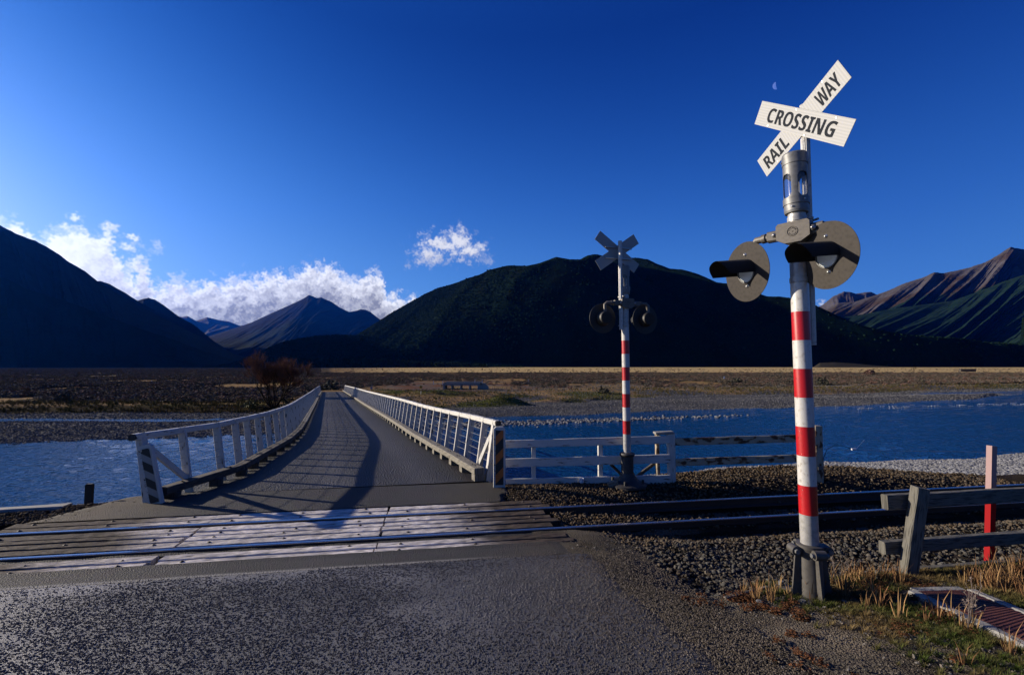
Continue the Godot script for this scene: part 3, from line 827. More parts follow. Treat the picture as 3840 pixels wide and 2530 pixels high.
func river() -> void:
	# water with real ripples near the camera
	var nx := 340
	var nz := 300
	var g := grid(nx, nz, func(i: int, k: int) -> Array:
		var r := -2.2 + 4.4*i/(nx - 1)
		var d := 9.0 * exp(float(k)/(nz - 1) * log(170.0/9.0))
		var x := r*d
		var chop := 0.03 + 0.05*smooth(-0.2, 0.3, na.get_noise_2d(x*1.2, d*2.2)) + 0.02*smooth(0.0, -0.8, r)
		var y := WATER_Y + nc.get_noise_2d(x*14.0, d*26.0) * chop + na.get_noise_2d(x*14.0, d*20.0)*0.03
		return [Vector3(x, y, -d), Color.WHITE])
	structure(put("water", g, M.water), "blue rippled river running under the bridge")
	# broken white water along the tip of the gravel bar on the right
	var drop := mb()
	for k in 3:
		box(drop, Vector3(k*0.22 - 0.2, 0.02*k, (k % 2)*0.1), Vector3(0.3, 0.05, 0.13), Basis(Vector3.UP, k*0.4), 0.02)
	var dm := mesh_of(drop)
	var tf := []
	var tc := []
	for i in 240:
		var t := rng.randf()
		var p := Vector3(lerpf(46.0, 100.0, t), 0, -lerpf(64.0, 76.0, t)) + Vector3(rng.randf_range(-3, 3), 0, rng.randfn()*0.9)
		if rng.randf() > 0.25 + 0.75*smooth(0.3, 0.9, t):
			continue
		p.y = WATER_Y + 0.05
		var sc := rng.randf_range(0.3, 1.1)
		tf.append(Transform3D(Basis(Vector3.UP, rng.randf_range(-0.4, 0.4)).scaled(Vector3(sc*1.6, sc, sc)), p))
		tc.append(Color(0.36, 0.39, 0.44))
	for i in 700:  # white flecks added on the left water to stand for sun glitter
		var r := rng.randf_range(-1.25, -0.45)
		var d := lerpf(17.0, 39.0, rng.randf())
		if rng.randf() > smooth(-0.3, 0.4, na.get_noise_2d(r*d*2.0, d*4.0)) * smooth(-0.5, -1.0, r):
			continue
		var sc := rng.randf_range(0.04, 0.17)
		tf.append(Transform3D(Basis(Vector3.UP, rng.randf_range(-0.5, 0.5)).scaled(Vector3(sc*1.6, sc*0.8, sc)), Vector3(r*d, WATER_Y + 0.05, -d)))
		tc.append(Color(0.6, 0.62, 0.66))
	scatter("white_water_and_glints", dm, M.stone, tf, tc, "broken white water off the tip of the gravel bar and white flecks added as sun glints on the left of the river", "rapids")

# ------------------------------------------------------------------ the near ground
func ground() -> void:
	# approach between the rails' planks and the bridge, the bridge deck's start, then the road in front
	var nA := 200
	var nB := 34
	var g := grid(nA, nB, func(i: int, k: int) -> Array:
		var a := -7.6 + 7.75*i/(nA - 1)
		var b := -0.90 - 1.33*k/(nB - 1)
		var y := 0.004 + nc.get_noise_2d(a*12.0, b*12.0)*0.004
		var edge := smooth(-6.9, -7.6, a + 0.5*b + 0.8) + smooth(-0.15 - 0.22*(b + 0.9), 0.10 - 0.2*(b + 0.9), a + na.get_noise_2d(a*60.0, b*60.0)*0.25)
		y -= edge*0.10
		var n := na.get_noise_2d(a*16.0, b*16.0)
		var c := Color(0.060, 0.058, 0.062).lerp(Color(0.072, 0.064, 0.053), smooth(-1.6, 0.0, a + n) * 0.9)
		c = c.lerp(Color(0.12, 0.095, 0.065), smooth(-5.2, -6.6, a + n))
		return [track(a, b, y), c * (1.0 + n*0.25)])
	structure(put("road_approach", g, M.asphalt), "smooth asphalt between the timber crossing and the bridge")

	nA = 330
	nB = 150
	var road_col := func(a: float, b: float) -> Color:
		var n := na.get_noise_2d(a*7.0, b*14.0)
		var n2 := na.get_noise_2d(a*26.0 + 9.0, b*26.0)
		var wheel := exp(-pow((b - 2.15 - 0.10*a)/0.30, 2.0)) + exp(-pow((b - 3.9 - 0.1*a)/0.45, 2.0))
		var c := Color(0.080, 0.078, 0.083)
		c = c.lerp(Color(0.27, 0.265, 0.27), clampf(0.2 + n*1.8 + wheel*0.4, 0, 1.3) * smooth(-0.2, -2.2, a))
		c = c.lerp(Color(0.10, 0.09, 0.075), smooth(-1.0, 1.2, a + n)*0.8)
		return c * (0.95 + n2*0.5)
	g = grid(nA, nB, func(i: int, k: int) -> Array:
		var a := -14.0 + 15.2*i/(nA - 1)
		var b := 1.585 + 7.5*pow(float(k)/(nB - 1), 1.5)
		var y := road_y(b) + nc.get_noise_2d(a*40.0, b*40.0)*0.006 + na.get_noise_2d(a*10.0, b*10.0)*0.012
		y += 0.012 * smooth(0.0, 0.1, b - 1.585) - 0.02*smooth(0.05, 0.0, b - 1.585)
		y -= 0.25 * smooth(0.55, 1.2, a + 0.25*na.get_noise_2d(a*20.0, b*20.0))
		return [track(a, b, y), road_col.call(a, b)])
	structure(put("road", g, M.road_chip), "rough grey chip-sealed road in the foreground")

	g = grid(260, 18, func(i: int, k: int) -> Array:
		var a := -14.0 + 14.9*i/259
		var b := 1.03 + 0.60*k/17
		var y := road_y(b) + 0.004 + nc.get_noise_2d(a*20.0, b*20.0)*0.003 - 0.05*smooth(0.3, 0.85, a)
		var n := na.get_noise_2d(a*20.0, b*20.0)
		var line := exp(-pow((b - 1.57)/0.035, 2.0)) * smooth(0.0, -1.5, a)  # sunlit lip of the seam, painted pale into the colour
		return [track(a, b, y), (Color(0.062, 0.060, 0.063).lerp(Color(0.072, 0.064, 0.055), smooth(-1.2, 0.5, a + n))*(1.0 + n*0.3)).lerp(Color(0.40, 0.39, 0.38), line*0.85)])
	structure(put("road_strip", g, M.asphalt), "smoother asphalt strip in front of the timber crossing")

	# gravelly shoulder on the right
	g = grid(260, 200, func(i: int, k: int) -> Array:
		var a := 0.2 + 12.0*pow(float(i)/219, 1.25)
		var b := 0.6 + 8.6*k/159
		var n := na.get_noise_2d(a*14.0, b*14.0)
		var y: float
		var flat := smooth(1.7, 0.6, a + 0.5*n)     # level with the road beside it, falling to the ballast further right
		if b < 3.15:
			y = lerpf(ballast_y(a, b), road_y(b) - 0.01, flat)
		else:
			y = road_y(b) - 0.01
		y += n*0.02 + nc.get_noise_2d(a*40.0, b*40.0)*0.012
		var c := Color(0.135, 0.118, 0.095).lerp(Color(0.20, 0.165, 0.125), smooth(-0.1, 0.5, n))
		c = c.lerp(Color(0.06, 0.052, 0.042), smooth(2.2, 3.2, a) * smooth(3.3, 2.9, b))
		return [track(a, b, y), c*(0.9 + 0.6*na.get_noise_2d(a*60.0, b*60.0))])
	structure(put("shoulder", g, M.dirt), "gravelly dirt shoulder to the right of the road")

	# ballast bed and embankment down to the river
	g = grid(260, 150, func(i: int, k: int) -> Array:
		var a := -30.0 + 60.0*i/259
		var b := -9.4 + 12.0*k/149
		var y := ballast_y(a, b)
		if b < -1.0 and a < -6.5:
			y = minf(y, -0.06 + (b + 1.9)*0.55 if b < -1.9 else -0.06)
		if a > -7.6 and a < 0.05 and b > -2.35 or a < 0.75 and a > -7.6 and b > -1.0:
			y -= 0.16
		if b < -2.2 and a > -8.2 and a < 0.2:
			y -= 0.25
		var n := na.get_noise_2d(a*14.0, b*14.0)
		return [track(a, b, y), Color(0.045, 0.036, 0.028)*(1.0 + n*0.5)])
	structure(put("embankment", g, M.dirt), "railway embankment under the ballast")

# ------------------------------------------------------------------ the road bridge
func bridge_all() -> void:
	var br := thing("road_bridge", "single-lane road bridge with a dark chip-sealed deck, running away over the river", "bridge", BR_A)
	var at := func(s: float, w: float, y: float) -> Vector3: return bridge(s, w, y) - BR_A
	# deck: sheet on top, slab under it
	var rows := []
	var s0 := -0.02
	while s0 < BR_LEN + 18.0:
		rows.append(s0)
		s0 += 0.12 + s0*0.006
	var nx := 46
	var g := grid(nx, rows.size(), func(i: int, k: int) -> Array:
		var s: float = rows[k]
		var t := float(i)/(nx - 1)
		var w := lerpf(-0.30, kerb_w(s) + 0.32, t)
		# the near edge follows the seam, which runs along the track
		if k == 0:
			s += (w + 0.3)*0.235 - 0.06
		elif s < 6.0:
			s = lerpf(s + (w + 0.3)*0.235 - 0.06, s, s/6.0)
		var n := na.get_noise_2d(s*3.0, w*14.0)
		var y := 0.006 + nc.get_noise_2d(s*30.0, w*30.0)*0.004 - 0.03*smooth(0.10, -0.3, w) - 0.03*smooth(0.0, 0.3, w - kerb_w(s))
		var wh := exp(-pow((w - 1.0)/0.35, 2.0)) + exp(-pow((w - 2.75)/0.35, 2.0))
		var c := Color(0.052, 0.051, 0.055) * (1.0 + n*0.5 + wh*0.6)
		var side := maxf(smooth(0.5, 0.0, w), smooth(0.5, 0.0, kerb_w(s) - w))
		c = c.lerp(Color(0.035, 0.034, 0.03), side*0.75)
		return [at.call(s, w, y), c])
	put("deck_surface", g, M.deck_chip, br)
	var st := mb()
	for k in 30:
		var a: Vector3 = at.call(0.3 + 3.0*k, 0, 0); var b: Vector3 = at.call(0.3 + 3.0*(k + 1), 0, 0)
		for e in [[-0.5, 0.55]]:
			var wa: float = kerb_w(0.3 + 3.0*k) + e[1]; var wb: float = kerb_w(3.3 + 3.0*k) + e[1]
			var a0: Vector3 = at.call(0.3 + 3.0*k, e[0], -0.05); var b0: Vector3 = at.call(3.3 + 3.0*k, e[0], -0.05)
			var a1: Vector3 = at.call(0.3 + 3.0*k, wa, -0.05); var b1: Vector3 = at.call(3.3 + 3.0*k, wb, -0.05)
			var dn := Vector3(0, -0.22, 0)
			quad(st, a1, b1, b0, a0)
			quad(st, a0 + dn, b0 + dn, b1 + dn, a1 + dn)
			quad(st, a0, b0, b0 + dn, a0 + dn)
			quad(st, b1, a1, a1 + dn, b1 + dn)
			if k == 0:
				quad(st, a0, a0 + dn, a1 + dn, a1)
	obj("deck_slab", st, M.dark_timber, br)
	for w in [0.2, 1.85, 3.5]:
		st = mb()
		beam(st, at.call(2.0, w, -0.65), at.call(BR_LEN, w, -0.65), 0.7, 0.3)
		obj("girder", st, M.iron, br)
	for k in 7:
		st = mb()
		var s := 12.0 + 12.5*k
		for w in [0.1, 1.85, 3.6]:
			rod(st, at.call(s, w, -4.5 - deck_y(s)), at.call(s, w, -0.95), 0.2, 8)
		beam(st, at.call(s, -0.4, -1.1), at.call(s, 4.1, -1.1), 0.35, 0.35)
		obj("pier", st, M.dark_timber, br)
	st = mb()
	beam(st, at.call(0.6, -0.6, -1.5), at.call(0.6, 6.2, -1.5), 2.4, 0.4)
	obj("abutment", st, M.concrete, br)
	# kerbs: timbers on short blocks
	for side in 2:
		var s := 0.0 if side == 0 else 0.75
		var wf := func(t: float) -> float: return -0.115 if side == 0 else kerb_w(t) + 0.115
		while s < BR_LEN:
			var l := rng.randf_range(2.7, 3.6) if s > 4.0 else 2.15
			var e := minf(s + l, BR_LEN)
			st = mb()
			var tone := rng.randf_range(0.8, 1.15)
			beam(st, at.call(s + 0.012, wf.call(s), 0.195), at.call(e - 0.012, wf.call(e), 0.195), 0.135, 0.225, 0.014, 4, 0.004)
			var kt := obj("kerb_timber", st, M.old_timber if side == 0 or s > 12.0 else M.dark_timber, br)
			if s < 30.0:
				for q in 2:
					var bs := lerpf(s, e, 0.2 + 0.6*q)
					st = mb()
					for w in [-0.03, 0.03]:
						box(st, at.call(bs + w, wf.call(bs) + w*0.6, 0.268), Vector3(0.028, 0.02, 0.028), Basis(Vector3.UP, 0.5), 0.003)
					obj("bolt", st, M.iron, kt)
			s = e
		s = 0.12 if side == 0 else 1.0
		var n := 0
		while s < BR_LEN:
			if s < 45.0:
				st = mb()
				var c: Vector3 = at.call(s, wf.call(s) + (0.0 if side == 0 else 0.0), 0.062)
				box(st, c, Vector3(0.22, 0.13, 0.215), frame(BR_U))
				obj("kerb_block", st, M.old_timber if side == 0 else M.dark_timber, br)
			s += 0.98

# ------------------------------------------------------------------ the bridge's railings
func railings() -> void:
	for side in 2:
		var rl := thing("bridge_railing", ["white timber railing with thin wires along the right side of the bridge", "white timber railing curving out at its near end on the left side of the bridge"][side], "railing", BR_A, "railings of the bridge")
		var sg := -1.0 if side == 0 else 1.0
		# foot and head of a post
		var foot := func(s: float) -> Vector3: return bridge(s, (-0.32 if side == 0 else kerb_w(s) + 0.32), -0.10) - BR_A
		var head := func(s: float, f: float) -> Vector3:   # f from 0 at deck level to 1 at the rail
			return bridge(s, (-0.32 if side == 0 else kerb_w(s) + 0.32) + sg*0.17*f, 1.18*f) - BR_A
		var ss := []
		var s := 0.1 if side == 0 else 0.82
		ss.append(s)
		s += 0.66 if side == 0 else 0.78
		while s < BR_LEN:
			ss.append(s)
			s += 1.02
		for i in ss.size():
			var a: Vector3 = foot.call(ss[i])
			var b: Vector3 = head.call(ss[i], 0.97)
			var out := (head.call(ss[i] + 0.2, 0.5) - head.call(ss[i] - 0.2, 0.5)) as Vector3
			var st := mb()
			var wide := 0.15 if i > 0 else 0.12
			timber(st, Transform3D(frame(b - a, out), (a + b)/2), (b - a).length(), 0.06 if i > 0 else 0.13, wide, 0.006, 1, 0.0)
			var post := obj("post", st, M.post_paint, rl)
			if i < 26:
				st = mb()
				var up := (b - a).normalized()
				var x := out.normalized()
				var ac := up.cross(x).normalized()
				var t: Vector3 = head.call(ss[i], 1.0)
				# steel strap that holds the rail down on its post
				box(st, t + up*0.062, Vector3(0.03, 0.006, 0.126), Basis(x, up, x.cross(up)), 0.001)
				for k in [-1, 1]:
					box(st, t + up*0.0 + ac*0.062*k, Vector3(0.03, 0.13, 0.005), Basis(x, up, x.cross(up)), 0.001)
				obj("strap", st, M.white_paint, post)
		# top rail in lengths
		var i0 := 0
		while i0 < ss.size() - 1:
			var i1 := mini(i0 + 2 if i0 < 12 else i0 + 4, ss.size() - 1)
			var p: Vector3 = head.call(ss[i0] - (0.16 if i0 == 0 else 0.0), 1.0)
			var q: Vector3 = head.call(ss[i1], 1.0)
			var st := mb()
			beam(st, p, q, 0.115, 0.115, 0.016, 6, 0.0025)
			obj("top_rail", st, M.white_paint, rl)
			if i0 == 0:
				st = mb()
				var d := (p - q).normalized()
				timber(st, Transform3D(frame(d), p + d*0.012), 0.05, 0.116, 0.116, 0.03, 2, 0.006)
				obj("rail_end", st, M.dark_timber, rl)
			i0 = i1
		# wires
		for k in 5:
			var st := mb()
			var pts := []
			for i in ss.size():
				pts.append(head.call(ss[i], 0.30 + 0.13*k) as Vector3)
			tube(st, pts, [0.004], 4)
			obj("wire", st, M.wire, rl)
		# brace from the end post down to the next one
		var st2 := mb()
		beam(st2, head.call(ss[0] + 0.06, 0.86), head.call(ss[1] - 0.03, 0.20), 0.10, 0.07, 0.006, 3, 0.002)
		obj("brace", st2, M.white_paint, rl)
		# bolts on the end post
		for k in 4:
			st2 = mb()
			var p: Vector3 = head.call(ss[0], 0.28 + 0.17*k) - BR_U*0.07
			rod(st2, p, p - BR_U*0.02, 0.022, 8)
			obj("bolt", st2, M.steel, rl)
		if side == 1:
			for k in 4:
				st2 = mb()
				var p: Vector3 = head.call(ss[0] + 0.09, 0.28 + 0.15*k)
				rod(st2, p, p + BR_U*0.07 + Vector3(0, 0.02, 0), 0.022, 8)
				obj("insulator", st2, M.rail_rust, rl)
	# hazard boards at both ends
	hazard(Vector3(-0.249, 0.0, -9.15), 0.0, 1.187, true, "white-framed hazard board with orange and black stripes at the right end of the bridge")
	hazard(Vector3(-6.23, 0.0, -8.10), 0.235, 1.04, false, "leaning hazard board with black and pale stripes at the left end of the bridge")

func hazard(at: Vector3, lean: float, high: float, orange: bool, label: String) -> void:
	var t := thing("hazard_board", label, "hazard board", at, "hazard boards at the bridge ends")
	t.rotation = Vector3(0, 0.12 if orange else 0.0, lean)
	var w := 0.232
	var st := mb()
	var x := w/2
	prism(st, [Vector2(-x, -0.15), Vector2(x, -0.15), Vector2(x, high - 0.045), Vector2(x - 0.045, high), Vector2(-x + 0.045, high), Vector2(-x, high - 0.045)], 0.07, Transform3D(Basis(), Vector3(0, 0, 0)))
	obj("board", st, M.post_paint, t)
	var pw := 0.078
	var y0 := 0.05 if orange else 0.02
	var y1 := high - 0.07
	st = mb()
	prism(st, [Vector2(-pw, y0), Vector2(pw, y0), Vector2(pw, y1), Vector2(-pw, y1)], 0.004, Transform3D(Basis(), Vector3(0, 0, 0.0055)))
	obj("panel", st, M.flat_black if orange else M.pale_grey, t)
	var rise := 0.16 if orange else -0.12
	var step := 0.376 if orange else 0.29
	var band := 0.17 if orange else 0.155
	for k in range(-1, 5):
		var b := y0 + step*k + (0.02 if orange else 0.02)
		var poly := Geometry2D.intersect_polygons(PackedVector2Array([Vector2(-pw, b), Vector2(pw, b + rise), Vector2(pw, b + rise + band), Vector2(-pw, b + band)]), PackedVector2Array([Vector2(-pw, y0), Vector2(pw, y0), Vector2(pw, y1), Vector2(-pw, y1)]))
		for pg in poly:
			if Geometry2D.is_polygon_clockwise(pg):
				pg.reverse()
			st = mb()
			prism(st, Array(pg), 0.003, Transform3D(Basis(), Vector3(0, 0, 0.0085)))
			obj("stripe", st, M.orange if orange else M.flat_black, t)

# ------------------------------------------------------------------ the railway
func railway() -> void:
	for i in 2:
		var b: float = [-0.44, 0.53][i]
		var t := thing("railway_rail", ["farther steel rail with polished head, on the bridge side of the track", "nearer steel rail with polished head, on the camera side of the track"][i], "rail", track(0, b), "rails of the railway")
		t.basis = Basis(TRACK_T, Vector3.UP, TRACK_N)
		var xf := Transform3D(Basis(Vector3(0,0,1), Vector3(0,1,0), Vector3(-1,0,0)), Vector3(-45, 0, 0))
		var st := mb()
		prism(st, [Vector2(-0.033,-0.008), Vector2(-0.035,-0.03), Vector2(-0.012,-0.042), Vector2(-0.008,-0.12), Vector2(-0.06,-0.14), Vector2(-0.06,-0.155), Vector2(0.06,-0.155), Vector2(0.06,-0.14), Vector2(0.008,-0.12), Vector2(0.012,-0.042), Vector2(0.035,-0.03), Vector2(0.033,-0.008)], 100.0, xf)
		obj("rail_web", st, M.rail_rust, t)
		st = mb()
		prism(st, [Vector2(-0.033,-0.0075), Vector2(0.033,-0.0075), Vector2(0.032,-0.002), Vector2(0.02,0.002), Vector2(-0.02,0.002), Vector2(-0.032,-0.002)], 100.0, xf)
		obj("rail_head", st, M.rail_head, t)
	# sleepers under the rails, mostly sunk in the ballast
	var first: MeshInstance3D = null
	for k in 16:
		var sl: MeshInstance3D
		if first == null:
			var ss := mb()
			timber(ss, Transform3D(Basis(TRACK_N, Vector3.UP, -TRACK_T), Vector3.ZERO), 2.1, 0.12, 0.2, 0.012, 4, 0.004)
			first = obj("railway_sleeper", ss, M.dark_timber)
			sl = first
		else:
			sl = first.duplicate()
			sl.name = numbered("railway_sleeper")
			add_child(sl)
		sl.position = track(1.3 + 0.62*k, 0.045, -0.285)
		tag(sl, "dark timber sleeper sunk in the shaded ballast under the two rails", "sleeper", "sleepers under the rails")
	# asphalt packed between the nearer rail and the front planks
	structure(put("road_fill", grid(120, 5, func(i: int, k: int) -> Array:
		var a := -7.6 + 8.1*i/119
		var b := 0.572 + 0.125*k/4
		return [track(a, b, -0.028 + nc.get_noise_2d(a*40.0, b*40.0)*0.012), Color(0.05, 0.048, 0.05)]), M.asphalt), "strip of asphalt packed along the nearer rail")
	# timber planks of the crossing
	var deck := thing("crossing_deck", "weathered timber planks laid between and beside the rails of the level crossing", "crossing", TRACK_O)
	deck.basis = Basis(TRACK_T, Vector3.UP, TRACK_N)
	var col := func(p: Vector3) -> Color:
		var n := na.get_noise_2d(p.x*20.0, p.z*60.0)*0.9
		var c := Color(0.56, 0.515, 0.48)
		var dirt := maxf(smooth(-4.7, -6.0, p.x + n), smooth(-1.5, -0.1, p.x + n))
		return c.lerp(Color(0.045, 0.030, 0.020), dirt*0.95) * (1.0 + na.get_noise_2d(p.x*40.0, p.z*90.0)*0.5)
	var rows := [[-0.925, -0.69], [-0.675, -0.495], [-0.345, -0.125], [-0.11, 0.045], [0.06, 0.235], [0.25, 0.455], [0.70, 0.882], [0.895, 1.055]]
	for r in rows.size():
		for seg in [[-7.5, -4.66], [-4.62, -1.985], [-1.955, 0.64]]:
			var a0: float = seg[0] + rng.randf_range(-0.02, 0.02) + (0.14*(rows[r][0]) if seg[0] > -5.0 and seg[0] < -4.0 else 0.0)*0.5
			var a1: float = seg[1] + rng.randf_range(-0.02, 0.02) + (0.10 * sin(r*2.1) if seg[1] > 0.0 else 0.0)
			var w: float = rows[r][1] - rows[r][0] - rng.randf_range(0.008, 0.020)
			var st := mb()
			var c := Vector3((a0 + a1)/2, -0.062 + rng.randf_range(-0.006, 0.004), (rows[r][0] + rows[r][1])/2)
			timber(st, Transform3D(Basis(Vector3.UP, rng.randf_range(-0.0025, 0.0025)), c), a1 - a0, 0.11, w, 0.014, 22, 0.003, col)
			(M.plank as StandardMaterial3D).metallic_specular = 0.25
			var pl := obj("plank", st, M.plank, deck)
			for q in [0.12, 0.5, 0.88]:
				if rng.randf() < 0.25:
					continue
				st = mb()
				lathe(st, [Vector2(0.026, -0.004), Vector2(0.024, 0.003), Vector2(0.012, 0.004), Vector2(0.011, 0.012), Vector2(0.0, 0.014)], 8, Transform3D(Basis(), Vector3(lerpf(a0, a1, q) + rng.randf_range(-0.06, 0.06), -0.006, c.z + rng.randf_range(-0.03, 0.03))), true)
				obj("bolt", st, M.rail_rust, pl)

# ------------------------------------------------------------------ fences
func fences() -> void:
	# white board fence behind the far signal
	var o := Vector3(-0.13, 0, -9.55)
	var t := thing("board_fence", "white three-board fence with peeling paint between the hazard board and the rusty-railed fence", "fence", o)
	for k in 3:
		var st := mb()
		var yl: float = [0.778, 0.394, -0.02][k]
		var yr: float = [0.876, 0.487, 0.065][k]
		beam(st, Vector3(0.0, yl, 0.0), Vector3(3.39, yr, 0.02), [0.155, 0.175, 0.185][k], 0.045, 0.005, 12, 0.0022)
		obj("board", st, M.white_paint, t)
	for x in [0.58, 1.97]:
		var st := mb()
		beam(st, Vector3(x, -0.3, -0.08), Vector3(x, 0.82, -0.08), 0.115, 0.09, 0.005, 1, 0.0)
		obj("post", st, M.white_paint, t)
	var st := mb()
	beam(st, Vector3(2.08, 0.46, -0.13), Vector3(2.45, 0.1, -0.16), 0.06, 0.06)
	obj("brace", st, M.dark_timber, t)
	st = mb()
	beam(st, Vector3(3.2, 0.42, -0.13), Vector3(2.75, 0.08, -0.16), 0.06, 0.06)
	obj("brace", st, M.dark_timber, t)
	st = mb()
	beam(st, Vector3(3.17, -0.3, -0.09), Vector3(3.17, 0.98, -0.09), 0.10, 0.07, 0.012)
	obj("post", st, M.rusty_paint, t)
	st = mb()
	beam(st, Vector3(3.44, -0.5, -0.04), Vector3(3.44, 1.01, -0.04), 0.10, 0.16, 0.02, 4, 0.004)
	obj("post", st, M.post_paint, t)
	st = mb()
	beam(st, Vector3(3.11, 1.0, -0.06), Vector3(3.48, 1.015, -0.06), 0.05, 0.20, 0.018, 3, 0.004)
	obj("post_cap", st, M.concrete, t)
	# little white can at the foot of the bottom board
	st = mb()
	lathe(st, [Vector2(0.0, 0.0), Vector2(0.042, 0.0), Vector2(0.045, 0.085), Vector2(0.04, 0.085), Vector2(0.04, 0.03), Vector2(0.0, 0.03)], 16)
	var can := obj("can", st, M.plastic_white)
	can.position = Vector3(1.425, 0.02, -9.46)
	tag(can, "small white cup standing against the bottom board of the white fence", "cup")
	# rusty steel rails further right
	o = Vector3(3.36, 0, -9.58)
	t = thing("rusty_fence", "two flaking rusty steel rails between the white fence and a pale post", "fence", o)
	for k in 2:
		st = mb()
		beam(st, Vector3(0.02, [0.822, 0.40][k], 0), Vector3(3.0, [0.905, 0.50][k], 0.0), 0.15, 0.05, 0.012, 10, 0.003)
		obj("rail", st, M.rusty_paint, t)
	st = mb()
	timber(st, Transform3D(Basis(Vector3(0.02, 1, 0).normalized(), Vector3(-1, 0.02, 0).normalized(), Vector3.BACK), Vector3(2.99, 0.40, -0.03)), 1.5, 0.19, 0.16, 0.03, 6, 0.005)
	var post := obj("post", st, M.rusty_paint, t)
	st = mb()
	box(st, Vector3(3.0, 0.30, 0.058), Vector3(0.10, 0.08, 0.008))
	obj("plate", st, M.galvanised, post)
	# a wire and a cable with a small white insulator beyond the rusty fence
	t = thing("fence_cable", "thin black cable curving up to a small white insulator on a wire by the river", "cable", Vector3(6.3, 0, -9.6))
	st = mb()
	tube(st, [Vector3(0.17, 0.1, 0), Vector3(0.18, 0.48, 0), Vector3(0.26, 0.66, 0), Vector3(0.42, 0.745, 0), Vector3(0.6, 0.735, 0), Vector3(0.76, 0.675, 0)], [0.006], 6)
	obj("cable", st, M.black, t)
	st = mb()
	box(st, Vector3(0.82, 0.665, 0), Vector3(0.085, 0.035, 0.04), Basis(), 0.008)
	obj("insulator", st, M.plastic_white, t)
	st = mb()
	tube(st, [Vector3(-0.1, 0.68, 0.05), Vector3(0.82, 0.645, 0.0), Vector3(6.0, 0.75, 1.0)], [0.003], 4)
	tube(st, [Vector3(0.84, 0.64, 0), Vector3(1.05, 0.86, 0.0)], [0.002], 4)
	obj("wire", st, M.wire, t)
	# weathered post-and-rail fence at the right
	o = track(3.55, 3.1, 0.0)
	t = thing("post_and_rail_fence", "weathered grey timber post with three rails running out of the picture at the lower right", "fence", o)
	t.basis = Basis(TRACK_T, Vector3.UP, TRACK_N)
	var ab := func(a: float, b: float, y: float) -> Vector3: return Vector3(a - 3.55, y, b - 3.1)
	st = mb()
	var pb: Vector3 = ab.call(3.62, 3.10, 0.0)
	var pt: Vector3 = ab.call(3.86, 3.12, 1.125)
	timber(st, Transform3D(frame(pt - pb, Vector3(-0.305, 0, 0.952)), (pb + pt)/2), (pt - pb).length(), 0.12, 0.12, 0.008, 8, 0.003)
	obj("post", st, M.grey_timber, t)
	for r in [[3.58, 0.945, 0.955, 0.150], [3.52, 0.475, 0.485, 0.128], [3.45, 0.14, 0.15, 0.19]]:
		st = mb()
		beam(st, ab.call(r[0], 2.97, r[1]), ab.call(r[0] + 6.0, 2.97, r[2]), r[3], 0.075, 0.008, 14, 0.003)
		obj("rail", st, M.grey_timber, t)
	st = mb()
	timber(st, Transform3D(frame(Vector3(0.1, 1, 0), Vector3(0, 0, 1)), ab.call(8.2, 3.12, 0.5)), 1.2, 0.14, 0.14, 0.008, 4, 0.003)
	obj("post", st, M.grey_timber, t)
	# red and white marker post beside the track
	var mp := thing("marker_post", "leaning pink and red steel marker post behind the timber rails at the right", "post", Vector3(5.78, -0.15, -5.66))
	mp.rotation = Vector3(0, 3.4, 0.125)
	for k in 4:
		st = mb()
		var y0: float = [0.0, 0.42, 0.88, 1.0][k]
		var y1: float = [0.42, 0.88, 1.0, 1.57][k]
		prism(st, [Vector2(-0.046, 0.012), Vector2(-0.046, -0.045), Vector2(-0.036, -0.045), Vector2(-0.036, 0.0), Vector2(0.036, 0.0), Vector2(0.036, -0.045), Vector2(0.046, -0.045), Vector2(0.046, 0.012)], y1 - y0, Transform3D(Basis(Vector3(1,0,0), Vector3(0,0,-1), Vector3(0,1,0)), Vector3(0, y1, 0)))
		obj("band", st, [M.red_post, M.red_post, M.pink_post, M.pink_post][k], mp)
	# concrete kerb and black stake on the left
	st = mb()
	beam(st, track(-11.5, -1.62, -0.085), track(-7.55, -1.93, -0.085), 0.14, 0.26, 0.03, 10, 0.008)
	tag(obj("concrete_kerb", st, M.concrete), "pale concrete kerb holding back ballast at the left edge", "kerb")
	st = mb()
	prism(st, [Vector2(-0.065, 0), Vector2(0.065, 0), Vector2(0.065, 0.58), Vector2(0.045, 0.60), Vector2(-0.045, 0.60), Vector2(-0.065, 0.58)], 0.05, Transform3D())
	var stake := obj("stake", st, M.black)
	stake.position = Vector3(-7.72, -0.35, -8.44)
	tag(stake, "short black stake standing in the ballast at the left, against the water", "stake")

# ------------------------------------------------------------------ the crossing signals
func letters(word: String, o: Vector3, ex: Vector3, ey: Vector3, n: Vector3, u0: float, u1: float, v0: float, v1: float) -> ArrayMesh:
	var tm := TextMesh.new()
	var f := SystemFont.new()
	f.font_names = PackedStringArray(["Droid Sans"])
	f.font_weight = 700
	tm.font = f
	tm.text = word
	tm.font_size = 64
	tm.depth = 0.01
	tm.pixel_size = 0.01
	var a := tm.surface_get_arrays(0) if tm.get_surface_count() else tm.get_mesh_arrays()
	var v: PackedVector3Array = a[Mesh.ARRAY_VERTEX]
	var lo := Vector3(1e9, 1e9, 1e9)
	var hi := -lo
	for p in v:
		lo = lo.min(p); hi = hi.max(p)
	var st := mb()
	var ix: PackedInt32Array = a[Mesh.ARRAY_INDEX]
	for i in ix:
		var p := v[i]
		var u := lerpf(u0, u1, (p.x - lo.x)/(hi.x - lo.x))
		var w := lerpf(v0, v1, (p.y - lo.y)/(hi.y - lo.y))
		st.add_vertex(o + ex*u + ey*w + n*(0.0015 if p.z > (lo.z + hi.z)/2 else -0.001))
	return mesh_of(st)

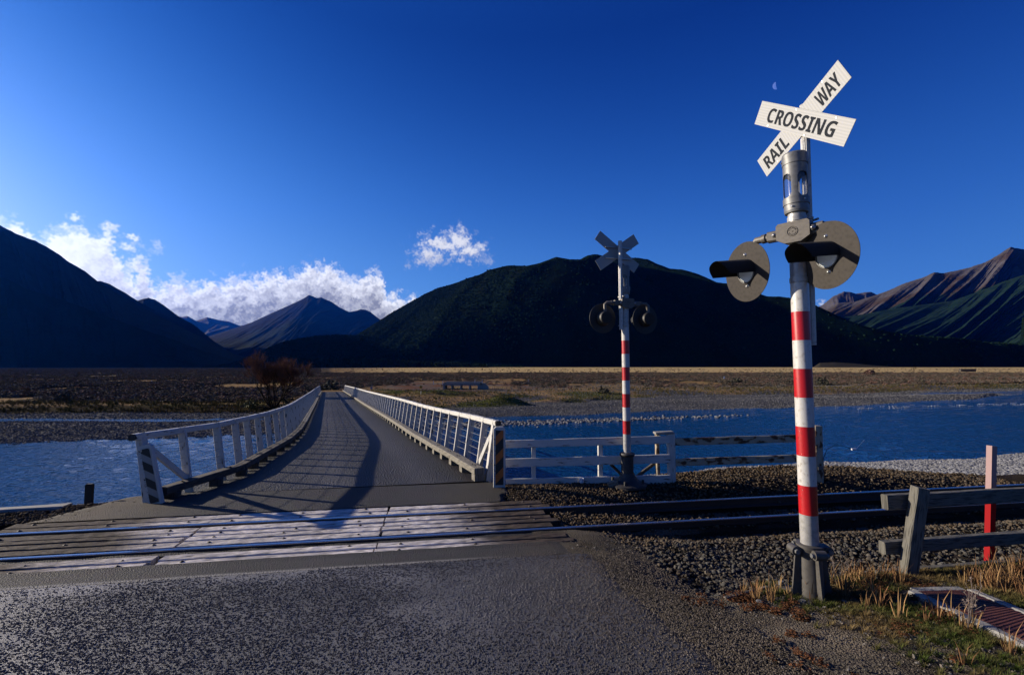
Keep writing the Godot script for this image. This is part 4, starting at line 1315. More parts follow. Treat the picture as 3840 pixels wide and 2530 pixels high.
# A sign blade between four corners: o bottom left, ex along, ey up; retroreflective strips show as faint bands.
func blade(called: String, o: Vector3, ex: Vector3, ey: Vector3, n: Vector3, parent: Node3D, words: Array, across: bool) -> void:
	var st := mb()
	prism(st, [Vector2(0,0), Vector2(1,0), Vector2(1,1), Vector2(0,1)], 0.004, Transform3D(Basis(ex, ey, n), o - n*0.0005))
	var b := obj(called, st, M.sign_back, parent)
	st = mb()
	var bands := 9 if not across else 44
	for k in bands:
		var f0 := float(k)/bands
		var f1 := f0 + 0.5/bands
		for half in 2:
			var q0 := f0 if half == 0 else f1
			var q1 := f1 if half == 0 else f0 + 1.0/bands
			st.set_color(Color(0.395, 0.395, 0.385) if half == 0 else Color(0.35, 0.355, 0.35))
			var p := [o + ey*q0, o + ey*q1, o + ex + ey*q1, o + ex + ey*q0]
			if across:
				p = [o + ex*q0, o + ex*q0 + ey, o + ex*q1 + ey, o + ex*q1]
			for i in 4:
				p[i] += n*0.0012
			st.set_smooth_group(0xFFFFFFFF)
			quad(st, p[0], p[1], p[2], p[3])
	obj("sheeting", st, M.sheeting, b)
	for w in words:
		put("letters", letters(w[0], o + n*0.003, ex, ey, n, w[1], w[2], w[3], w[4]), M.ink, b)
	for k in 4:
		st = mb()
		var p: Vector3 = o + ex*[0.17, 0.42, 0.60, 0.83][k] + ey*[0.08, 0.93, 0.06, 0.92][k]
		rod(st, p, p + n*0.006, 0.007, 8)
		obj("rivet", st, M.steel, b)

func lamp(t: Node3D, c: Vector3, n: Vector3, back: bool) -> void:   # c: centre of the disc; n: the way it faces
	var up := (Vector3.UP - n*n.y).normalized()
	var ex := up.cross(n)
	var bs := Basis(ex, n, -up)       # local y along the facing direction
	var st := mb()
	lathe(st, [Vector2(0.0, -0.004), Vector2(0.303, -0.004), Vector2(0.305, 0.0), Vector2(0.305, 0.003), Vector2(0.112, 0.0035)], 56, Transform3D(bs, c))
	var d := obj("background_disc", st, M.disc_paint if not back else M.flat_black, t)
	st = mb()
	lathe(st, [Vector2(0.112, 0.003), Vector2(0.118, 0.016), Vector2(0.108, 0.018), Vector2(0.105, 0.004)], 40, Transform3D(bs, c), true)
	obj("lens_ring", st, M.galvanised, d)
	st = mb()
	lathe(st, [Vector2(0.108, 0.004), Vector2(0.08, 0.012), Vector2(0.04, 0.018), Vector2(0.0, 0.02)], 36, Transform3D(bs, c), true)
	for i in range(-6, 7):
		for j in range(-6, 7):
			var q := Vector2(i, j)*0.0155
			if q.length() < 0.1:
				var h := 0.02 - 0.016*pow(q.length()/0.108, 2.0)
				box(st, c + ex*q.x + up*q.y + n*(h - 0.001), Vector3(0.0125, 0.006, 0.0125), Basis(ex, n, -up), 0.003)
	obj("lens", st, M.lens, d)
	# hood over the upper half of the lens
	st = mb()
	st.set_smooth_group(0)
	var seg := 22
	for sgn in [1.0, -1.0]:
		for k in seg:
			var a0 := lerpf(-0.06*PI, 1.06*PI, float(k)/seg)
			var a1 := lerpf(-0.06*PI, 1.06*PI, float(k+1)/seg)
			var r: float = 0.128 if sgn > 0 else 0.124
			var l0 := 0.30 + 0.06*smooth(-0.35, 0.8, sin(a0))
			var l1 := 0.30 + 0.06*smooth(-0.35, 0.8, sin(a1))
			var p0 := c + (ex*cos(a0) + up*sin(a0))*r + n*0.004
			var p1 := c + (ex*cos(a1) + up*sin(a1))*r + n*0.004
			var q0 := p0 + n*l0 - up*l0*0.06
			var q1 := p1 + n*l1 - up*l1*0.06
			if sgn > 0:
				quad(st, p0, q0, q1, p1)
			else:
				quad(st, p0, p1, q1, q0)
	obj("hood", st, M.black, d)
	# housing behind
	st = mb()
	lathe(st, [Vector2(0.15, -0.006), Vector2(0.155, -0.05), Vector2(0.142, -0.085), Vector2(0.13, -0.155), Vector2(0.12, -0.165), Vector2(0.0, -0.167)], 36, Transform3D(bs, c))
	obj("housing", st, M.flat_black if not back else M.iron, d)
	if back:
		st = mb()
		lathe(st, [Vector2(0.0, -0.170), Vector2(0.122, -0.170), Vector2(0.124, -0.168)], 36, Transform3D(Basis(ex, n, -up), c))
		lathe(st, [Vector2(0.122, -0.169), Vector2(0.118, -0.171), Vector2(0.0, -0.172)], 36, Transform3D(bs, c))
		obj("cover", st, M.disc_paint, d)
	for k in [0.175, -0.15]:
		st = mb()
		var p: Vector3 = c + up*k
		lathe(st, [Vector2(0.022, 0.003), Vector2(0.021, 0.007), Vector2(0.013, 0.008), Vector2(0.012, 0.018), Vector2(0.0, 0.02)], 10, Transform3D(bs, p), true)
		obj("bolt", st, M.steel, d)

func signal_post(label: String, at: Vector3, base_h: float, facing: Vector3, lamp_at: Array, lamp_dir: Vector3, mast: Vector2, mast_y: Vector2, near: bool) -> Node3D:
	var t := thing("crossing_signal", label, "railway signal", at, "level crossing signals")
	var Y := func(y: float) -> float: return y - at.y      # heights are given above the rails
	var r := 0.076
	var st := mb()
	rod(st, Vector3(0, Y.call(base_h - 0.1), 0), Vector3(0, Y.call(3.96), 0), r, 32)
	var pole := obj("pole", st, M.silver_pole, t)
	var ys := [[2.642, 2.915], [2.101, 2.371], [1.558, 1.829], [1.02, 1.286]]
	for i in 4:
		st = mb()
		lathe(st, [Vector2(r, Y.call(ys[i][0])), Vector2(r + 0.0012, Y.call(ys[i][0])), Vector2(r + 0.0012, Y.call(ys[i][1])), Vector2(r, Y.call(ys[i][1]))], 32)
		obj("red_band", st, M.red_sheet, pole)
		st = mb()
		var top: float = ys[i-1][0] if i > 0 else 3.19
		lathe(st, [Vector2(r, Y.call(ys[i][1] + 0.0005)), Vector2(r + 0.0010, Y.call(ys[i][1] + 0.0005)), Vector2(r + 0.0010, Y.call(top - 0.0005)), Vector2(r, Y.call(top - 0.0005))], 32)
		obj("white_band", st, M.white_sheet, pole)
	for y in [3.225, 3.82]:
		st = mb()
		lathe(st, [Vector2(r, Y.call(y - 0.022)), Vector2(r + 0.006, Y.call(y - 0.022)), Vector2(r + 0.006, Y.call(y + 0.022)), Vector2(r, Y.call(y + 0.022))], 32)
		var m3 := Vector3(mast.x, Y.call(y), mast.y)
		var dm := Vector3(mast.x, 0, mast.y).normalized()
		var side := Vector3(-dm.z, 0, dm.x)
		beam(st, Vector3(0, Y.call(y), 0) + dm*r, m3, 0.035, 0.05)
		for k in [-1, 1]:
			rod(st, Vector3(0, Y.call(y), 0) + dm*r*0.7 + side*k*0.05, Vector3(0, Y.call(y), 0) + dm*(r + 0.03) + side*k*0.085, 0.013, 6)
			rod(st, m3 + side*k*0.03, m3 + side*k*0.075, 0.012, 6)
		obj("clamp", st, M.silver_pole, t)
	# bell housing with four rounded windows
	var bell := Node3D.new()
	bell.name = "bell_housing"
	t.add_child(bell, true)
	st = mb()
	lathe(st, [Vector2(r, Y.call(3.875)), Vector2(0.10, Y.call(3.88)), Vector2(0.105, Y.call(3.90)), Vector2(0.105, Y.call(3.958)), Vector2(0.112, Y.call(3.96)), Vector2(0.112, Y.call(4.025)), Vector2(0.104, Y.call(4.027))], 36)
	obj("collar", st, M.galvanised, bell)
	st = mb()
	lathe(st, [Vector2(0.104, Y.call(4.36)), Vector2(0.110, Y.call(4.36)), Vector2(0.110, Y.call(4.455)), Vector2(0.104, Y.call(4.468)), Vector2(0.0, Y.call(4.475))], 36)
	obj("cap", st, M.galvanised, bell)
	st = mb()
	var nc_ := 96
	var nr := 44
	var a_off := atan2(facing.z, facing.x) + 0.55
	for j in nr:
		for i in nc_:
			var ac := TAU*(i + 0.5)/nc_
			var yc := lerpf(4.02, 4.365, (j + 0.5)/nr)
			var da := wrapf(ac - a_off, -PI/4, PI/4) * 0.104
			var dy := absf(yc - 4.147) - (0.1185 - 0.045)
			var hole := absf(da) < 0.052 if dy < 0 else Vector2(maxf(absf(da) - 0.007, 0.0), dy).length() < 0.045
			if hole:
				continue
			for sh in 2:
				st.set_smooth_group(sh)
				var rr: float = 0.104 if sh == 0 else 0.099
				var P := []
				for e in [[0,0],[1,0],[1,1],[0,1]]:
					var an: float = TAU*(i + e[0])/nc_
					P.append(Vector3(cos(an)*rr, Y.call(lerpf(4.02, 4.365, float(j + e[1])/nr)), sin(an)*rr))
				if sh == 0:
					quad(st, P[0], P[1], P[2], P[3])
				else:
					quad(st, P[0], P[3], P[2], P[1])
	obj("window_sleeve", st, M.galvanised, bell)
	st = mb()
	lathe(st, [Vector2(0.094, Y.call(4.02)), Vector2(0.094, Y.call(4.365))], 36, Transform3D(), true)
	obj("window_lining", st, M.clear_plastic, bell)
	st = mb()
	lathe(st, [Vector2(0.02, Y.call(4.03)), Vector2(0.025, Y.call(4.2)), Vector2(0.07, Y.call(4.24)), Vector2(0.075, Y.call(4.30)), Vector2(0.03, Y.call(4.34)), Vector2(0.0, Y.call(4.345))], 24, Transform3D(), true)
	obj("bell", st, M.iron, bell)
	for k in 6:
		st = mb()
		var an := TAU*k/6 + 0.4
		var p := Vector3(cos(an), 0, sin(an))
		rod(st, p*0.108 + Vector3(0, Y.call([4.40, 3.99, 3.93][k % 3]), 0), p*0.118 + Vector3(0, Y.call([4.40, 3.99, 3.93][k % 3]), 0), 0.009, 8)
		obj("screw", st, M.steel, bell)
	# mast that carries the crossed blades
	st = mb()
	var poly := []
	for k in 32:
		var rr := 0.041 if k % 2 == 0 else 0.0365
		poly.append(Vector2(cos(TAU*k/32)*rr, sin(TAU*k/32)*rr))
	prism(st, poly, mast_y.y - mast_y.x, Transform3D((Basis(Vector3.BACK, -0.010 if near else 0.0) * Basis(Vector3(1,0,0), Vector3(0,0,-1), Vector3(0,1,0))), Vector3(mast.x - (0.024 if near else 0.0), Y.call(mast_y.y), mast.y)))
	obj("mast", st, M.white_sheet, t)
	# cross arm: a junction box on the pole with arms and bent pipes out to the two lamps
	var arm := Node3D.new()
	arm.name = "cross_arm"
	t.add_child(arm, true)
	var ex := Vector3.UP.cross(facing)
	var o := facing*0.06 + Vector3(0, Y.call(3.68), 0)
	var bf := Basis(ex, Vector3.UP, facing)
	st = mb()
	prism(st, [Vector2(-0.145, 0.075), Vector2(-0.145, -0.06), Vector2(-0.07, -0.105), Vector2(0.07, -0.105), Vector2(0.145, -0.06), Vector2(0.145, 0.075), Vector2(0.125, 0.095), Vector2(-0.125, 0.095)], 0.10, Transform3D(bf, o + facing*0.07))
	obj("junction_box", st, M.cast_metal, arm)
	st = mb()
	var ring := []
	for k in 33:
		ring.append(o + facing*0.072 + ex*cos(TAU*k/32)*0.045 + Vector3.UP*sin(TAU*k/32)*0.045)
	tube(st, ring, [0.003], 5, false)
	for k in 16:
		var an := TAU*k/16
		if absf(cos(an)) > 0.93:
			continue
		var e := ex*cos(an) + Vector3.UP*sin(an)
		beam(st, o + facing*0.072 + e*0.027, o + facing*0.072 + e*0.037, 0.004, 0.004, 0.001)
		beam(st, o + facing*0.072 + e*0.032 - Vector3.UP.cross(e)*0.004, o + facing*0.072 + e*0.034 + facing.cross(e)*0.005, 0.003, 0.004, 0.001)
	box(st, o + facing*0.072, Vector3(0.014, 0.004, 0.004), Basis(ex, Vector3.UP, facing), 0.001)
	box(st, o + facing*0.072, Vector3(0.004, 0.010, 0.004), Basis(ex, Vector3.UP, facing), 0.001)
	obj("maker_mark", st, M.cast_metal, arm)
	for i in 2:
		var k := -1.0 if i == 0 else 1.0
		st = mb()
		var L: Vector3 = lamp_at[i] - at
		var neck := L - lamp_dir*0.10
		var a := o + ex*k*0.14
		var dist := (neck - o).dot(ex)*k
		var b := o + ex*k*maxf(dist*0.62, 0.24) + Vector3(0, 0.0, 0)
		beam(st, a, b, 0.105, 0.075, 0.014)
		obj("arm", st, M.cast_metal, arm)
		st = mb()
		var e := Vector3(neck.x, b.y, neck.z)
		var q := b.lerp(e, 0.25)
		tube(st, [b - ex*k*0.02, q, b.lerp(e, 0.8), e - Vector3(0, 0.035, 0), Vector3(e.x, neck.y + 0.11, e.z)], [0.036, 0.036, 0.036, 0.036, 0.036], 14)
		lathe(st, [Vector2(0.036, -0.02), Vector2(0.046, -0.02), Vector2(0.046, 0.02), Vector2(0.036, 0.02)], 14, Transform3D(Basis(frame(e - b).y, frame(e - b).x, -frame(e - b).z), q))
		obj("pipe", st, M.cast_metal, arm)
		for y in [0.0]:
			st = mb()
			lathe(st, [Vector2(0.026, 0.0), Vector2(0.026, 0.006), Vector2(0.014, 0.008), Vector2(0.012, 0.022), Vector2(0.0, 0.024)], 10, Transform3D(Basis(ex, facing, -Vector3.UP), o + facing*0.055 + ex*k*0.165), true)
			obj("bolt", st, M.steel, arm)
		lamp(t, lamp_at[i] - at, lamp_dir, not near)
	return t

func signals() -> void:
	var she := mat("sheeting", Color.WHITE, 1.0, 0.0, true)
	var v := Vector3(2.775, 0.28, -4.35)
	var yaw := deg_to_rad(51.0)
	var face := Vector3(-sin(yaw), 0, cos(yaw))
	var ly := deg_to_rad(77.0)
	var ld := Vector3(-sin(ly), -0.05, cos(ly)).normalized()
	var t := signal_post("near railway crossing signal with RAILWAY CROSSING blades, red-banded pole and grey cast base", v, 0.6, face, [Vector3(2.405, 3.36, -4.61), Vector3(2.855, 3.395, -4.06)], ld, Vector2(0.172, -0.045), Vector2(2.60, 5.0), true)
	# blades, as they hang: measured corners relative to the pole
	var n := Vector3(-0.949, -0.156, 0.272)
	var cr := Node3D.new()
	cr.name = "crossbuck"
	t.add_child(cr, true)
	var o := Vector3(2.6680, 5.0494, -4.8463) - v
	blade("crossing_blade", o, Vector3(3.0149, 4.3848, -4.0185) - v - o, Vector3(2.6807, 5.2263, -4.7007) - v - o, n, cr, [["CROSSING", 0.13, 0.865, 0.19, 0.80]], false)
	o = Vector3(2.7686, 4.4542, -4.8365) - v - n*0.012
	blade("railway_blade", o, Vector3(2.9748, 4.9272, -3.8465) - v - n*0.012 - o, Vector3(2.7119, 4.6653, -4.9118) - v - n*0.012 - o, n, cr, [["RAIL", 0.055, 0.34, 0.19, 0.80], ["WAY", 0.712, 0.936, 0.16, 0.78]], true)
	var st := mb()
	for dy in [0.10, -0.12]:
		var c := Vector3(0.150, 4.82 - v.y + dy, 0.03)
		var e := Vector3(0.27, -0.02, 0.96).normalized()
		beam(st, c - e*0.2, c + e*0.2, 0.03, 0.03)
	obj("bracket", st, M.steel, cr)
	# grey cast base: sleeve, four ribs, clamp lugs, flange with bolts
	var base := Node3D.new()
	base.name = "cast_base"
	t.add_child(base, true)
	st = mb()
	lathe(st, [Vector2(0.106, -0.05), Vector2(0.102, 0.06), Vector2(0.092, 0.36), Vector2(0.104, 0.40), Vector2(0.112, 0.44), Vector2(0.112, 0.465), Vector2(0.079, 0.472)], 32)
	obj("sleeve", st, M.base_grey if M.has("base_grey") else skinned_grey(), base)
	for k in 4:
		var an := deg_to_rad(92.7 + 90.0*k)
		var d := Vector3(cos(an), 0, sin(an))
		st = mb()
		prism(st, [Vector2(0.09, -0.05), Vector2(0.182, -0.05), Vector2(0.176, 0.03), Vector2(0.138, 0.38), Vector2(0.138, 0.44), Vector2(0.09, 0.46)], 0.018, Transform3D(Basis(d, Vector3.UP, d.cross(Vector3.UP)), d.cross(Vector3.UP)*0.009))
		obj("rib", st, M.base_grey, base)
		st = mb()
		var sd := d.cross(Vector3.UP)
		rod(st, d*0.145 - sd*0.05 + Vector3(0, 0.415, 0), d*0.145 + sd*0.05 + Vector3(0, 0.415, 0), 0.042, 18)
		obj("lug", st, M.base_grey, base)
		for q in [-1, 1]:
			st = mb()
			rod(st, d*0.148 + sd*0.05*q + Vector3(0, 0.415, 0), d*0.148 + sd*0.075*q + Vector3(0, 0.415, 0), 0.023, 6)
			obj("bolt", st, M.galvanised, base)
		var fd := (d + sd).normalized()
		st = mb()
		beam(st, fd*0.10 + Vector3(0, 0.0, 0), fd*0.30 + Vector3(0, -0.005, 0), 0.022, 0.12, 0.006)
		obj("foot", st, M.base_grey, base)
		st = mb()
		rod(st, fd*0.255 + Vector3(0, 0.0, 0), fd*0.255 + Vector3(0, 0.045, 0), 0.026, 6)
		obj("bolt", st, M.galvanised, base)

	# the far signal, seen from behind
	v = Vector3(2.335, 0.05, -9.35)
	var fy := deg_to_rad(-19.0)
	var back := Vector3(-sin(fy), 0, cos(fy))
	t = signal_post("far railway crossing signal seen from behind, with blank grey crossed blades and black lamp backs", v, 0.45, back, [Vector3(1.863, 3.37, -9.30), Vector3(2.797, 3.37, -9.52)], -back, Vector2(-0.095, 0.06), Vector2(3.14, 4.98), false)
	cr = Node3D.new()
	cr.name = "crossbuck"
	t.add_child(cr, true)
	var ex := Vector3(cos(fy), 0, sin(fy))
	var c := Vector3(2.225, 4.775, -9.345) - v - back*0.055
	for k in 2:
		var an := deg_to_rad(34.5 if k == 0 else -34.5)
		var al := ex*cos(an) + Vector3.UP*sin(an)
		var ac := -ex*sin(an) + Vector3.UP*cos(an)
		var cc := c - back*0.006*k
		# seen from behind: its printed face looks the other way
		blade("railway_blade" if k == 0 else "crossing_blade", cc + al*0.565 - ac*0.115, -al*1.13, ac*0.23, -back, cr, [["RAIL", 0.055, 0.34, 0.2, 0.8], ["WAY", 0.69, 0.94, 0.2, 0.8]] if k == 1 else [["CROSSING", 0.13, 0.87, 0.2, 0.8]], false)
	for dy in [0.085, -0.14]:
		st = mb()
		beam(st, c + back*0.018 - ex*0.30 + Vector3(0, dy, 0), c + back*0.018 + ex*0.33 + Vector3(0, dy, 0), 0.028, 0.03)
		var br := obj("bracket", st, M.steel, cr)
		st = mb()
		lathe(st, [Vector2(0.041, -0.015), Vector2(0.045, -0.015), Vector2(0.045, 0.015), Vector2(0.041, 0.015)], 20, Transform3D(Basis(), Vector3(-0.095, c.y + dy, 0.06)))
		obj("band_clip", st, M.steel, br)
	# black cast-iron pedestal on a flared foot
	base = Node3D.new()
	base.name = "cast_base"
	t.add_child(base, true)
	st = mb()
	lathe(st, [Vector2(0.16, -0.02), Vector2(0.135, 0.10), Vector2(0.125, 0.20), Vector2(0.125, 0.52), Vector2(0.15, 0.54), Vector2(0.16, 0.565), Vector2(0.15, 0.59), Vector2(0.08, 0.60)], 10)
	obj("pedestal", st, M.iron, base)
	st = mb()
	lathe(st, [Vector2(0.40, -0.06), Vector2(0.40, -0.02), Vector2(0.30, 0.02), Vector2(0.22, 0.05), Vector2(0.165, 0.12), Vector2(0.13, 0.20)], 8)
	obj("flared_foot", st, M.iron, base)
	for k in 4:
		st = mb()
		var d := Vector3(cos(TAU*k/4 + 0.4), 0, sin(TAU*k/4 + 0.4))
		rod(st, d*0.30 + Vector3(0, 0.0, 0), d*0.30 + Vector3(0, 0.08, 0), 0.025, 6)
		obj("bolt", st, M.iron, base)
	st = mb()
	beam(st, Vector3(1.93, 0.0, -9.25), Vector3(2.12, 0.07, -9.2), 0.16, 0.10, 0.01, 3, 0.006)
	tag(obj("timber_block", st, M.old_timber), "short block of old timber beside the black foot of the far signal", "timber")

func skinned_grey() -> StandardMaterial3D:
	var m := mat("base_grey", lin(0.095, 0.087, 0.076), 0.55, 0.1)
	skin(m, (M.galvanised as StandardMaterial3D).albedo_texture, null, Vector3(4,4,4), 0.3, true)
	return m

# ------------------------------------------------------------------ far things
func ray_at(u: float, d: float) -> Vector3:   # a spot on the land, d metres ahead along a bearing
	var x := (u - 1920.0)/1707.0*d
	return Vector3(x, land_y(x, -d), -d)

func far_things() -> void:
	# small concrete bridge on the flats
	var o := Vector3(-13.6, -2.85, -104.0)
	var t := thing("culvert_bridge", "small concrete bridge with three sunlit cream pier walls on the flats beyond the river", "bridge", o)
	var st := mb()
	box(st, Vector3(2.6, 1.15, 0), Vector3(8.6, 0.55, 3.6), Basis(), 0.03)
	obj("deck_beam", st, M.concrete, t)
	for i in 2:
		st = mb()
		box(st, Vector3(2.6, 1.53, 1.72 - 3.44*i), Vector3(8.6, 0.18, 0.14), Basis(), 0.02)
		obj("guard_rail", st, M.concrete, t)
	for x in [0.1, 2.1, 4.1]:
		st = mb()
		beam(st, Vector3(x, 0.35, -1.7), Vector3(x, 0.35, 1.7), 1.1, 0.2, 0.01)
		obj("pier_wall", st, M.pale_concrete, t)
	for x in [-1.6, 6.2]:
		st = mb()
		box(st, Vector3(x, 0.45, 0), Vector3(0.45 if x < 0 else 0.6, 1.8, 3.7), Basis(), 0.02)
		obj("abutment", st, M.concrete, t)
	st = mb()
	prism(st, [Vector2(6.5, -0.5), Vector2(8.4, -0.5), Vector2(8.4, 0.5), Vector2(7.6, 1.40), Vector2(6.5, 1.45)], 0.3, Transform3D(Basis(), Vector3(0, 0, 1.8)))
	obj("wing_wall", st, M.concrete, t)
	for p in [Vector3(-4.1, 1.1, 1.2), Vector3(-1.9, 1.1, 1.9), Vector3(5.3, 1.45, 1.9), Vector3(6.9, 1.45, 1.9)]:
		st = mb()
		box(st, p + Vector3(0, 0.35, 0), Vector3(0.10, 0.9, 0.06))
		var mp := obj("marker_post", st, M.plastic_white)
		mp.position = o
		tag(mp, ["white roadside marker left of the small concrete bridge", "white marker at the left end of the small concrete bridge", "white marker on top of the small concrete bridge, second from its right end", "white marker at the right end of the small concrete bridge"][int(p.x > -3) + int(p.x > 0) + int(p.x > 6)], "marker post", "markers on the small concrete bridge")
	# yellow warning sign
	var q := ray_at(1580.0, 81.0)
	t = thing("warning_sign", "yellow diamond warning sign with a small plate on a pale post beyond the bridge", "road sign", q)
	st = mb()
	rod(st, Vector3(0, -0.2, 0), Vector3(0, 1.55, 0), 0.04, 8)
	obj("post", st, M.plastic_white, t)
	st = mb()
	prism(st, [Vector2(0, 0.85), Vector2(0.30, 1.22), Vector2(0, 1.60), Vector2(-0.30, 1.22)], 0.02, Transform3D(Basis(), Vector3(0, 0, 0.065)))
	obj("diamond", st, M.yellow, t)
	st = mb()
	prism(st, [Vector2(-0.04, 1.05), Vector2(0.04, 1.05), Vector2(0.07, 1.4), Vector2(-0.07, 1.4)], 0.004, Transform3D(Basis(), Vector3(0, 0, 0.072)))
	obj("symbol", st, M.ink, t)
	st = mb()
	box(st, Vector3(0, 0.66, 0.055), Vector3(0.46, 0.24, 0.02))
	obj("plate", st, M.yellow, t)
	# little blue sign behind the right railing
	q = ray_at(1396.0, 93.0)
	t = thing("blue_sign", "small blue sign board on a post near the far end of the bridge", "road sign", q)
	st = mb()
	rod(st, Vector3(0, -0.2, 0), Vector3(0, 1.2, 0), 0.05, 6)
	obj("post", st, M.iron, t)
	st = mb()
	box(st, Vector3(-0.05, 0.55, 0.06), Vector3(0.42, 0.34, 0.03))
	obj("board", st, M.sign_blue, t)
	st = mb()
	box(st, Vector3(0.05, 1.0, 0.06), Vector3(0.28, 0.30, 0.03))
	obj("upper_board", st, M.galvanised, t)
	# white river gauge or marker on the scrubby plain
	q = ray_at(2714.0, 152.0)
	t = thing("marker_board", "white marker board on a short post in the scrub right of the far signal", "marker", q)
	st = mb()
	prism(st, [Vector2(-0.22, 0.75), Vector2(0.22, 0.75), Vector2(0.26, 1.15), Vector2(0.1, 1.5), Vector2(-0.1, 1.5), Vector2(-0.26, 1.15)], 0.04, Transform3D())
	obj("board", st, M.plastic_white, t)
	st = mb()
	box(st, Vector3(0, 0.3, -0.02), Vector3(0.14, 1.0, 0.08))
	obj("post", st, M.plastic_white, t)
	q = ray_at(1981.0, 134.0)
	st = mb()
	box(st, Vector3(0, 0.5, 0), Vector3(0.14, 1.3, 0.08))
	var wp := obj("white_post", st, M.plastic_white)
	wp.position = q
	tag(wp, "lone white post in the scrub left of the far signal", "marker post")
	# long low stack far off on the pasture at the right
	q = ray_at(3626.0, 395.0)
	t = thing("timber_stack", "long low dark stack with a reddish patch, far off on the golden pasture", "stack", q)
	st = mb()
	for i in 9:
		for k in 4:
			box(st, Vector3(-5.8 + 1.45*i, 0.3 + 0.62*k, 0), Vector3(1.40, 0.58, 1.6), Basis(), 0.05)
	obj("logs", st, M.dark_timber, t)
	st = mb()
	box(st, Vector3(3.6, 1.3, 0.83), Vector3(5.0, 0.8, 0.06))
	obj("red_cover", st, M.rusty_plate, t)
	# the daytime moon, lit side only
	var mn := ArrayMesh.new()
	st = mb()
	st.set_smooth_group(0)
	var R := 73.0
	var C := Vector3(5434, 5739, -9000)
	var view := C.normalized()
	var rt := view.cross(Vector3.UP).normalized()
	var up := rt.cross(view)
	for k in 24:
		var a0 := lerpf(-PI/2, PI/2, k/24.0) ; var a1 := lerpf(-PI/2, PI/2, (k+1)/24.0)
		var f := func(a: float, s: float) -> Vector3:
			var x := -cos(a) * lerpf(1.0, 0.14, s)
			var y := sin(a)
			var z := sqrt(maxf(0.0, 1.0 - x*x - y*y))
			return C + (rt*(x*0.98 - y*0.12) + up*(y*0.98 + x*0.12) - view*z) * R
		for s in 6:
			quad(st, f.call(a0, s/6.0), f.call(a1, s/6.0), f.call(a1, (s+1)/6.0), f.call(a0, (s+1)/6.0))
	var mo := obj("moon", st, M.moon)
	tag(mo, "pale crescent moon in the dark blue sky left of the crossed blades", "moon")

# ------------------------------------------------------------------ plants
func limb(st: SurfaceTool, p: Vector3, d: Vector3, l: float, r: float, depth: int, tips: Array) -> void:
	var pts := [p]
	var rad := [r]
	var q := p
	var dir := d
	var n := 4
	for i in n:
		dir = (dir + Vector3(rng.randf_range(-0.22, 0.22), rng.randf_range(-0.06, 0.16), rng.randf_range(-0.22, 0.22))).normalized()
		q += dir*l/n
		pts.append(q)
		rad.append(r*(1.0 - 0.5*float(i+1)/n))
	tube(st, pts, rad, 5 if depth < 2 else 4, false)
	if depth == 4:
		tips.append([q, dir])
		tips.append([pts[2], dir])
		return
	var kids := rng.randi_range(3, 4) if depth < 3 else 3
	for k in kids:
		var at: Vector3 = pts[rng.randi_range(2, 4)] if k > 0 else q
		var nd := (dir + Vector3(rng.randf_range(-0.75, 0.75), rng.randf_range(-0.1, 0.5), rng.randf_range(-0.75, 0.75))).normalized()
		limb(st, at, nd, l*rng.randf_range(0.52, 0.74), r*0.5, depth + 1, tips)

func bare_tree(called: String, label: String, at: Vector3, high: float, wide: float, stems: int, reddish: bool) -> void:
	var t := thing(called, label, "tree", at)
	var st := mb()
	var tips := []
	for i in stems:
		var a := TAU*i/stems + rng.randf_range(-0.3, 0.3)
		var lean := rng.randf_range(0.25, 1.25) * wide/high * 0.9
		var d := Vector3(cos(a)*lean, 1.0, sin(a)*lean*0.8).normalized()
		limb(st, Vector3(cos(a)*0.25, -0.2, sin(a)*0.25), d, high*0.40*rng.randf_range(0.85, 1.15), high*0.016, 0 if stems > 3 else 1, tips)
	obj("trunk", st, M.bark, t)
	st = mb()
	for tip in tips:
		for k in 8:
			var d: Vector3 = (tip[1] + Vector3(rng.randf_range(-0.9, 0.9), rng.randf_range(-0.1, 0.9), rng.randf_range(-0.9, 0.9))).normalized()
			var l := high*0.085*rng.randf_range(0.6, 1.4)
			var e: Vector3 = tip[0] + d*l + Vector3(0, l*0.25, 0)
			var w := d.cross(Vector3(rng.randf() - 0.5, rng.randf() - 0.5, rng.randf() - 0.5)).normalized() * high*0.0014
			tri(st, tip[0] - w, tip[0] + w, e)
	var tw := obj("twigs", st, M.twig if reddish else M.bark, t)
	tw.set_meta("kind", "stuff")

func bush_mesh(n: int, s: int) -> ArrayMesh:   # low twiggy shrub about 1 m high and wide
	var r := RandomNumberGenerator.new()
	r.seed = s
	var st := mb()
	for i in n:
		var t := r.randf()*TAU
		var el := r.randf_range(0.05, 1.0)
		var rr := sqrt(1.0 - el*el*0.8) * r.randf_range(0.35, 1.0) * 0.62
		var c := Vector3(cos(t)*rr, el*r.randf_range(0.5, 0.85), sin(t)*rr)
		var b := frame(Vector3(r.randf_range(-1,1), r.randf_range(-1,1), r.randf_range(-1,1)), c.normalized())
		var e := r.randf_range(0.07, 0.16)
		tri(st, c - b.x*e, c + b.x*e*0.8 + b.y*e*0.3, c + b.z*e*1.2 + b.y*e*0.6)
		tri(st, c + b.x*e, c - b.z*e, c + b.y*e*1.6)
	return mesh_of(st)

